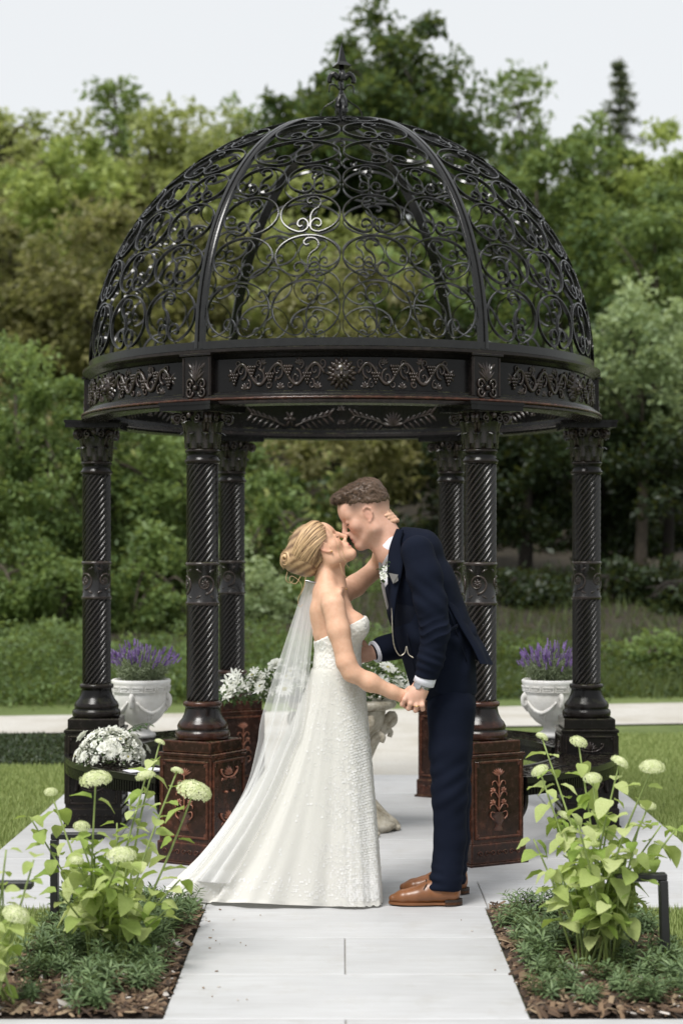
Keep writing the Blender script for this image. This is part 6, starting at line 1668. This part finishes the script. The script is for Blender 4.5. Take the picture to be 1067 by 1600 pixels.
stem_ = MB().grid(lobed([(.20, .0), (.215, .02), (.21, .045), (.185, .055), (.18, .075), (.155, .10), (.15, .13), (.125, .16), (.10, .20), (.095, .26), (.105, .32), (.12, .38), (.145, .45), (.16, .50), (.19, .55), (.21, .60), (.215, .62)], 6, lambda z: .28 * np.exp(-((z - .05) / .09) ** 2) + .18 * np.exp(-((z - .45) / .12) ** 2)), closed_v=True, flip=True)
stem_.build('baluster', M['stone'], sp_)
MB().lathe([(0, .618), (.24, .618), (.268, .628), (.275, .642), (.27, .655), (.262, .662), (0, .662)], 56).build('table_top', M['stone'], sp_)
for k in range(6):
    a = k * PI / 3 + .05; v_ = MB(); q = catmull([(.12, .36), (.165, .46), (.215, .545), (.25, .585), (.258, .555), (.235, .535), (.215, .552), (.222, .572)], 30)
    v_.tube(np.c_[q[:, 0] * math.cos(a), q[:, 0] * math.sin(a), q[:, 1]], np.linspace(.026, .020, 30), 8)
    q = catmull([(.14, .40), (.19, .46), (.235, .50), (.262, .49), (.255, .465)], 14); v_.tube(np.c_[q[:, 0] * math.cos(a + .3), q[:, 0] * math.sin(a + .3), q[:, 1]], np.linspace(.024, .012, 14), 7)
    v_.build('volute', M['stone'], sp_)
    f_ = MB(); q = catmull([(.11, .19), (.16, .13), (.21, .07), (.255, .03), (.262, .012)], 14); f_.tube(np.c_[q[:, 0] * math.cos(a), q[:, 0] * math.sin(a), q[:, 1]], np.linspace(.022, .034, 14), 8)
    for s in (-1, 0, 1): f_.sphere((.275 * math.cos(a + s * .07), .275 * math.sin(a + s * .07), .016), (.022, .018, .016), 8, 6)
    f_.build('foot', M['stone'], sp_)
ac = SC_ + [-.085, 0, .663]; ar = thing('flower_arrangement', 'long white flower and lily arrangement on the stone pedestal', 'flowers', ac)
MB().lathe([(0, 0), (.20, 0), (.205, .012), (.19, .016), (0, .016)], 36).build('tray', M['steel'], ar)
rng = np.random.default_rng(60)
for k in range(64):
    x = rng.uniform(-.50, .42); y = rng.uniform(-.17, .12); hgt = (.05 + .15 * max(0, 1 - (x / .52) ** 2)) * rng.uniform(.45, 1.0) * (1 - .6 * abs(y) / .2); d = np.array([x * .9, y * 2.4 - .35, .55]); kd = ['daisy', 'mum', 'daisy', 'rose'][k % 4]
    put_flower(kd, ac + [x, y, .02 + hgt], d, rng.uniform(.026, .052), ar, ac, rng)
for k in range(16):
    x = rng.uniform(-.58, -.25); put_flower('lily', ac + [x, rng.uniform(-.16, .05), rng.uniform(.03, .15)], np.array([-.5, -.8, rng.uniform(.2, .9)]), rng.uniform(.024, .040), ar, ac, rng)
X_ = rng.uniform(-.58, .45, 1100); P_ = np.c_[X_, rng.uniform(-.17, .14, 1100), rng.random(1100) * (.04 + .16 * np.clip(1 - (X_ / .55) ** 2, 0, 1))]; fill_greens('greenery', ac + P_, 0, .042, M['green'], ar, ac, rng)
X_ = rng.uniform(-.5, .42, 500); P_ = np.c_[X_, rng.uniform(-.17, .12, 500), .02 + rng.random(500) * (.05 + .17 * np.clip(1 - (X_ / .55) ** 2, 0, 1))]; fill_greens('filler_blossom', ac + P_, 0, .016, M['petal'], ar, ac, rng, .9)
tr_ = MB()
for k in range(9):
    p0 = np.array([-.50 - .03 * rng.random(), -.05, .06]); e = p0 + np.array([-.10 * rng.random() - .03, rng.uniform(-.1, .05), -.09 * rng.random()]); g = leaf_shape(.09, .035); a = PI + rng.normal() * .6
    R2 = np.array([[math.cos(a), -math.sin(a), 0], [math.sin(a), math.cos(a), 0], [0, 0, 1]]); tr_.grid(g @ R2.T + e * .5 + p0 * .5 + ac, col=(rng.random(),) * 3)
tr_.build('trailing_leaves', M['green'], ar, off=ac, col=True)
# buttonhole flower on the groom's lapel
bt = empty('buttonhole', (0, 0, 0), 0, groom)
rng = np.random.default_rng(9)
for (px, py, s) in ((600, 901, .020), (601, 888, .014), (597, 896, .013)): put_flower('rose', P(px, py, -.155), np.array([-.5, -.9, .35]), s, bt, GB, rng)
P_ = np.array([P(600 + rng.normal() * 4, 893 + rng.normal() * 7, -.150) for _ in range(60)]); fill_greens('sprig', P_, 0, .016, M['green'], bt, GB, rng)

# ------------------------------------------------------------------ hydrangeas in the beds
M['hyd_leaf'] = None
m, nt, b, o = mat_new('lime_green_hydrangea_leaf')
oi = N(nt, 'ShaderNodeObjectInfo'); n1 = noise(nt, 14, 4); r = ramp(nt, oi.outputs['Random'], [(0, (.28, .40, .09)), (.5, (.46, .55, .20)), (1, (.64, .69, .36))])
v_ = ramp(nt, n1.outputs['Fac'], [(.3, (.8, .82, .7)), (.7, (1, 1, 1))]); cc_ = mixc(nt, r.outputs[0], v_.outputs[0], 1.0, 'MULTIPLY'); nt.links.new(cc_, b.inputs['Base Color']); setv(b, Roughness=.65); b.inputs['Specular IOR Level'].default_value = .2
wv = N(nt, 'ShaderNodeTexWave'); tc = N(nt, 'ShaderNodeTexCoord'); nt.links.new(tc.outputs['Object'], wv.inputs[0]); wv.inputs['Scale'].default_value = 28; wv.inputs['Distortion'].default_value = 2; bump(nt, b, wv.outputs['Fac'], .35, .004)
tr = N(nt, 'ShaderNodeBsdfTranslucent'); nt.links.new(mixc(nt, cc_, (.62, .75, .12), .4), tr.inputs[0]); mx = N(nt, 'ShaderNodeMixShader'); mx.inputs[0].default_value = .38
nt.links.new(b.outputs[0], mx.inputs[1]); nt.links.new(tr.outputs[0], mx.inputs[2]); nt.links.new(mx.outputs[0], o.inputs[0]); M['hyd_leaf'] = m
M['hyd_stem'] = m_simple('pale_green_stem', (.24, .31, .09), .6, .15, 20); M['floret'] = m_leaf('greenish_white_florets', (.50, .58, .24), (.80, .82, .56), .3, .6)
LEAFM = []
for k in range(5):
    rg = np.random.default_rng(k); o_ = MB().grid(leaf_shape(1.0, .70 + .06 * k, .22 + .10 * k, 8, .30)).build('leaf', M['hyd_leaf']); LEAFM.append(o_.data); bpy.data.objects.remove(o_)
HEADM = []
for k in range(3):
    rg = np.random.default_rng(70 + k); mb = MB()
    for i in range(190):
        ga = i * 2.39996; q = (i + .5) / 190; zq = 1 - 1.18 * q; rq = math.sqrt(max(0, 1 - zq * zq)); d = np.array([rq * math.cos(ga), rq * math.sin(ga), zq]); c = d * [1, 1, .62] * (1 + rg.normal() * .05); R_ = .135 * rg.uniform(.8, 1.2)
        x_ = np.cross(d, (.3, .2, .9)); x_ /= np.linalg.norm(x_); y_ = np.cross(d, x_); a0 = rg.random() * 6; cv = rg.uniform(.3, 1)
        for j in range(4):
            a = a0 + j * PI / 2; e = math.cos(a) * x_ + math.sin(a) * y_; g = -math.sin(a) * x_ + math.cos(a) * y_
            mb.add([c, c + e * R_ * .6 + g * R_ * .42 + d * .02, c + e * R_ + d * .04, c + e * R_ * .6 - g * R_ * .42 + d * .02], [(0, 1, 2, 3)], (cv,) * 3)
    o_ = mb.build('flower_head', M['floret'], None, smooth=False, col=True); HEADM.append(o_.data); bpy.data.objects.remove(o_)
def add_obj(name, data, parent, loc, R3, sc):
    o = bpy.data.objects.new(name, data); COL.objects.link(o); o.parent = parent; o.location = loc; o.rotation_euler = Matrix(R3.tolist()).to_euler(); o.scale = sc if hasattr(sc, '__len__') else (sc,) * 3; return o
def hydrangea(label, base, heads, extra, seed, leaf=(.060, .106), spread=.2):
    """heads: (px, py, depth, radius px)"""
    rng = np.random.default_rng(seed); base = np.asarray(base, float); root = thing('hydrangea', label, 'hydrangea', base, group='hydrangeas in the flower beds')
    tops = [(np.array([gx(px, d), d, gz(py, d)]), .80 * r_ / F_PX * d) for px, py, d, r_ in heads]
    for k in range(extra):
        a = rng.random() * 2 * PI; q = rng.random() ** .5; tops.append((base + [math.cos(a) * spread * q * 1.15, math.sin(a) * spread * q, rng.uniform(.22, .52)], 0))
    for i, (tp, hr) in enumerate(tops):
        a = rng.random() * 2 * PI; s0 = base + [math.cos(a) * .06, math.sin(a) * .06, -.01]; mid = s0 * .45 + tp * .55; mid[2] = tp[2] * .55; mid[:2] += rng.normal(size=2) * .012
        pth = catmull([s0, mid, tp], 12); sm = MB().tube(pth, np.linspace(.0048, .0028, 12), 6).build('stem', M['hyd_stem'], root, off=base)
        Ltot = np.linalg.norm(np.diff(pth, axis=0), axis=1).sum(); npair = max(3, int(Ltot / .085)); a0 = rng.random() * 6.28
        for j in range(npair):
            t = .22 + .72 * (j + .5) / npair if hr else .25 + .75 * (j + 1) / npair
            p0 = np.array([np.interp(t * 11, np.arange(12), pth[:, q]) for q in range(3)])
            for s in (0, PI):
                if rng.random() < .12: continue
                a = a0 + s + rng.normal() * .35; el = rng.uniform(-.55, .45); L = rng.uniform(*leaf) * (1.15 - .45 * t)
                f = np.array([math.cos(a) * math.cos(el), math.sin(a) * math.cos(el), math.sin(el)]); up = np.array([0, 0, 1.0]) + rng.normal(size=3) * .25; y_ = np.cross(up, f); y_ /= np.linalg.norm(y_); z_ = np.cross(f, y_)
                add_obj('leaf', LEAFM[rng.integers(0, 5)], root, p0 + f * .012 - base, np.stack([f, y_, z_], 1), L)
            a0 += PI / 2
        if hr:
            d = np.array([rng.normal() * .25, rng.normal() * .2 - .1, 1]); d /= np.linalg.norm(d); x_ = np.cross(d, (0, 1, .1)); x_ /= np.linalg.norm(x_)
            add_obj('flower_head', HEADM[rng.integers(0, 3)], root, tp - base, np.stack([x_, np.cross(d, x_), d], 1), hr)
    return root
hydrangea('tall lime green hydrangea with pale flower heads in the left bed', (-.80, 6.10, 0), [(150, 1220, 6.0, 30), (303, 1238, 6.1, 33), (277, 1205, 6.25, 12), (228, 1214, 6.3, 19), (190, 1338, 5.75, 28), (128, 1292, 6.0, 16), (80, 1238, 6.2, 13), (250, 1160, 6.4, 10), (120, 1345, 5.9, 14)], 15, 5, spread=.27)
hydrangea('tall lime green hydrangea with pale flower heads in the right bed', (.86, 6.05, 0), [(843, 1205, 6.2, 17), (925, 1217, 6.1, 18), (903, 1160, 6.2, 17), (967, 1192, 6.0, 18), (1018, 1200, 5.8, 24), (846, 1152, 6.4, 12), (1012, 1260, 6.0, 15), (880, 1275, 6.2, 13)], 18, 6, spread=.24)
hydrangea('short hydrangea at the left edge of the left bed, close to the front', (-1.05, 5.50, 0), [(25, 1430, 5.42, 26), (-30, 1480, 5.3, 24)], 5, 7, (.05, .08), .10)

# ------------------------------------------------------------------ low bedding plants and bark mulch
M['bed_leaf'] = m_leaf('blue_green_narrow_leaves', (.05, .09, .033), (.20, .28, .13), .25)
def tuft(seed):
    rng = np.random.default_rng(seed); P_, V_, F_, C_, o_ = [], [], [], [], 0; mb = MB()
    for k in range(11):
        a = rng.random() * 2 * PI; q = rng.random(); tip = np.array([math.cos(a) * .075 * q, math.sin(a) * .075 * q, rng.uniform(.045, .085)]); s0 = tip * [.4, .4, 0]
        mb.tube([s0, s0 * .4 + tip * .6, tip], [.0018, .0016, .001], 3, col=(.3, .3, .3)); dax = tip - s0; dax /= np.linalg.norm(dax)
        for j in range(22):
            t = .3 + .7 * j / 22; b_ = j * 2.4; c = s0 + (tip - s0) * t; e1_ = np.cross(dax, (1, .2, 0)); e1_ /= np.linalg.norm(e1_); e2_ = np.cross(dax, e1_)
            d = (math.cos(b_) * e1_ + math.sin(b_) * e2_) * 1.0 + dax * (.2 + 1.1 * max(0, t - .6)); d /= np.linalg.norm(d); s_ = np.cross(d, dax); s_ /= np.linalg.norm(s_); L = rng.uniform(.026, .040); w = L * .11
            cv = rng.random(); mb.add([c, c + d * L * .5 + s_ * w, c + d * L - dax * L * .1, c + d * L * .5 - s_ * w], [(0, 1, 2, 3)], (cv,) * 3)
    o = mb.build('bedding_plant', M['bed_leaf'], None, smooth=False, col=True); d = o.data; bpy.data.objects.remove(o); return d
TUFT = [tuft(200 + k) for k in range(4)]
rng = np.random.default_rng(88)
for side, x0, x1, lab, avoid in (('left', -1.07, -.60, 'low dark green tuft of narrow leaves in the left flower bed', -.8), ('right', .63, 1.12, 'low dark green tuft of narrow leaves in the right flower bed', .86)):
    pts = []
    tries = 0
    while len(pts) < 46 and tries < 4000:
        tries += 1; p = np.array([rng.uniform(x0, x1), rng.uniform(5.47, 7.03)])
        if all(np.linalg.norm(p - q) > .086 for q in pts) and np.linalg.norm(p - [avoid, 6.08]) > .07: pts.append(p)
    for p in pts:
        o = bpy.data.objects.new('bedding_plant', TUFT[rng.integers(0, 4)]); COL.objects.link(o); o.location = (p[0], p[1], .004); o.rotation_euler = (0, 0, rng.random() * 6.28); s = rng.uniform(.85, 1.35); o.scale = (s, s, s * rng.uniform(.8, 1.15))
        inner = abs(p[0]) < (abs(x0 + x1) / 2)
        third = 'front' if p[1] < 5.95 else ('middle' if p[1] < 6.5 else 'rear')
        tag(o, 'low dark green leafy tuft, %s side of the %s bed, %s' % ('path' if inner else 'lawn', side, {'front': 'nearest third', 'middle': 'middle third', 'rear': 'farthest third'}[third]), 'bedding plant', 'low bedding plants, %s bed, %s %s' % (side, 'path side' if inner else 'lawn side', third))
m, nt, b, o = mat_new('bark_chips'); at = N(nt, 'ShaderNodeAttribute', attribute_name='Col'); nt.links.new(at.outputs['Color'], b.inputs['Base Color']); setv(b, Roughness=.9); M['chips'] = m
V_, F_, C_, o_ = [], [], [], 0
for x0, x1 in ((-1.10, -.552), (.582, 1.155)):
    n = 3600; x = rng.uniform(x0, x1, n); y = rng.uniform(5.41, 7.085, n); z = .004 + rng.random(n) * .014; a = rng.random(n) * 6.28; L = rng.uniform(.008, .028, n); W = L * rng.uniform(.2, .5, n); ti = rng.normal(size=n) * .35
    d = np.stack([np.cos(a), np.sin(a), ti], 1) * L[:, None]; s = np.stack([-np.sin(a), np.cos(a), rng.normal(size=n) * .3], 1) * W[:, None]; p = np.stack([x, y, z], 1); h_ = np.array([0, 0, .004])
    v = np.stack([p - d - s * .6, p + d - s, p + d * .8 + s, p - d + s, p - d * .8 - s * .5 + h_, p + d * .9 - s * .8 + h_, p + d * .7 + s * .8 + h_, p - d * .9 + s * .8 + h_], 1)
    V_.append(v.reshape(-1, 3)); bi = o_ + np.arange(n)[:, None] * 8
    for q in ((4, 5, 6, 7), (0, 1, 5, 4), (1, 2, 6, 5), (2, 3, 7, 6), (3, 0, 4, 7)): F_.append(bi + q)
    pal = np.array([(.05, .03, .018), (.10, .06, .035), (.17, .11, .065), (.26, .19, .12), (.5, .46, .42)]); ci = rng.choice(5, n, p=[.3, .32, .23, .12, .03]); C_.append(np.repeat(pal[ci] * rng.uniform(.7, 1.2, (n, 1)), 8, 0)); o_ += 8 * n
n = 34; x = np.where(rng.random(n) < .5, PX0 + rng.random(n) ** 3 * .25, PX1 - rng.random(n) ** 3 * .25); y = rng.uniform(5.42, 7.05, n); a = rng.random(n) * 6.28; L = rng.uniform(.002, .006, n)
d = np.stack([np.cos(a), np.sin(a), 0 * a], 1) * L[:, None]; s = np.stack([-np.sin(a), np.cos(a), 0 * a], 1) * L[:, None] * .4; p = np.stack([x, y, np.full(n, .0015)], 1); h_ = np.array([0, 0, .003])
v = np.stack([p - d - s, p + d - s, p + d + s, p - d + s, p - d - s + h_, p + d - s + h_, p + d + s + h_, p - d + s + h_], 1); V_.append(v.reshape(-1, 3)); bi = o_ + np.arange(n)[:, None] * 8
for q in ((4, 5, 6, 7), (0, 1, 5, 4), (1, 2, 6, 5), (2, 3, 7, 6), (3, 0, 4, 7)): F_.append(bi + q)
C_.append(np.repeat(pal[rng.integers(2, 5, n)], 8, 0))
tag(mesh_obj('bark_mulch', np.concatenate(V_), np.concatenate(F_), M['chips'], None, False, None, np.concatenate(C_)), 'brown bark chip mulch covering the two flower beds', 'mulch', kind='stuff')

# ------------------------------------------------------------------ garden lights: slim black posts bent at the top
M['bollard'] = m_simple('black_powder_coat', (.014, .014, .015), .42, .1, 40, .05, 200)
def garden_light(label, x, y, h, arm, sgn, tilt=0.0):
    r_ = thing('garden_light', label, 'garden light', (x, y, 0), group='garden lights beside the beds'); r_.rotation_euler = (0, tilt, 0)
    MB().box((0, 0, h / 2), (.028, .045, h), bev=.003).build('post', M['bollard'], r_, smooth=False)
    MB().box((sgn * (arm / 2 - .012), 0, h + .0115), (arm, .045, .022), bev=.003).build('arm', M['bollard'], r_, smooth=False)
    MB().box((sgn * arm * .55, 0, h - .0012), (arm * .7, .03, .003)).build('diffuser', m_simple('unlit_diffuser', (.6, .6, .58), .5), r_, smooth=False)
garden_light('slim black garden light behind the left hydrangea', gx(86, 6.72), 6.72, .33, .20, 1)
garden_light('slim black garden light right of the right hydrangea', gx(1040, 5.96), 5.96, .315, .17, -1, -.035)
garden_light('black garden light at the left edge showing only its arm', -1.17, 5.70, .335, .20, 1)
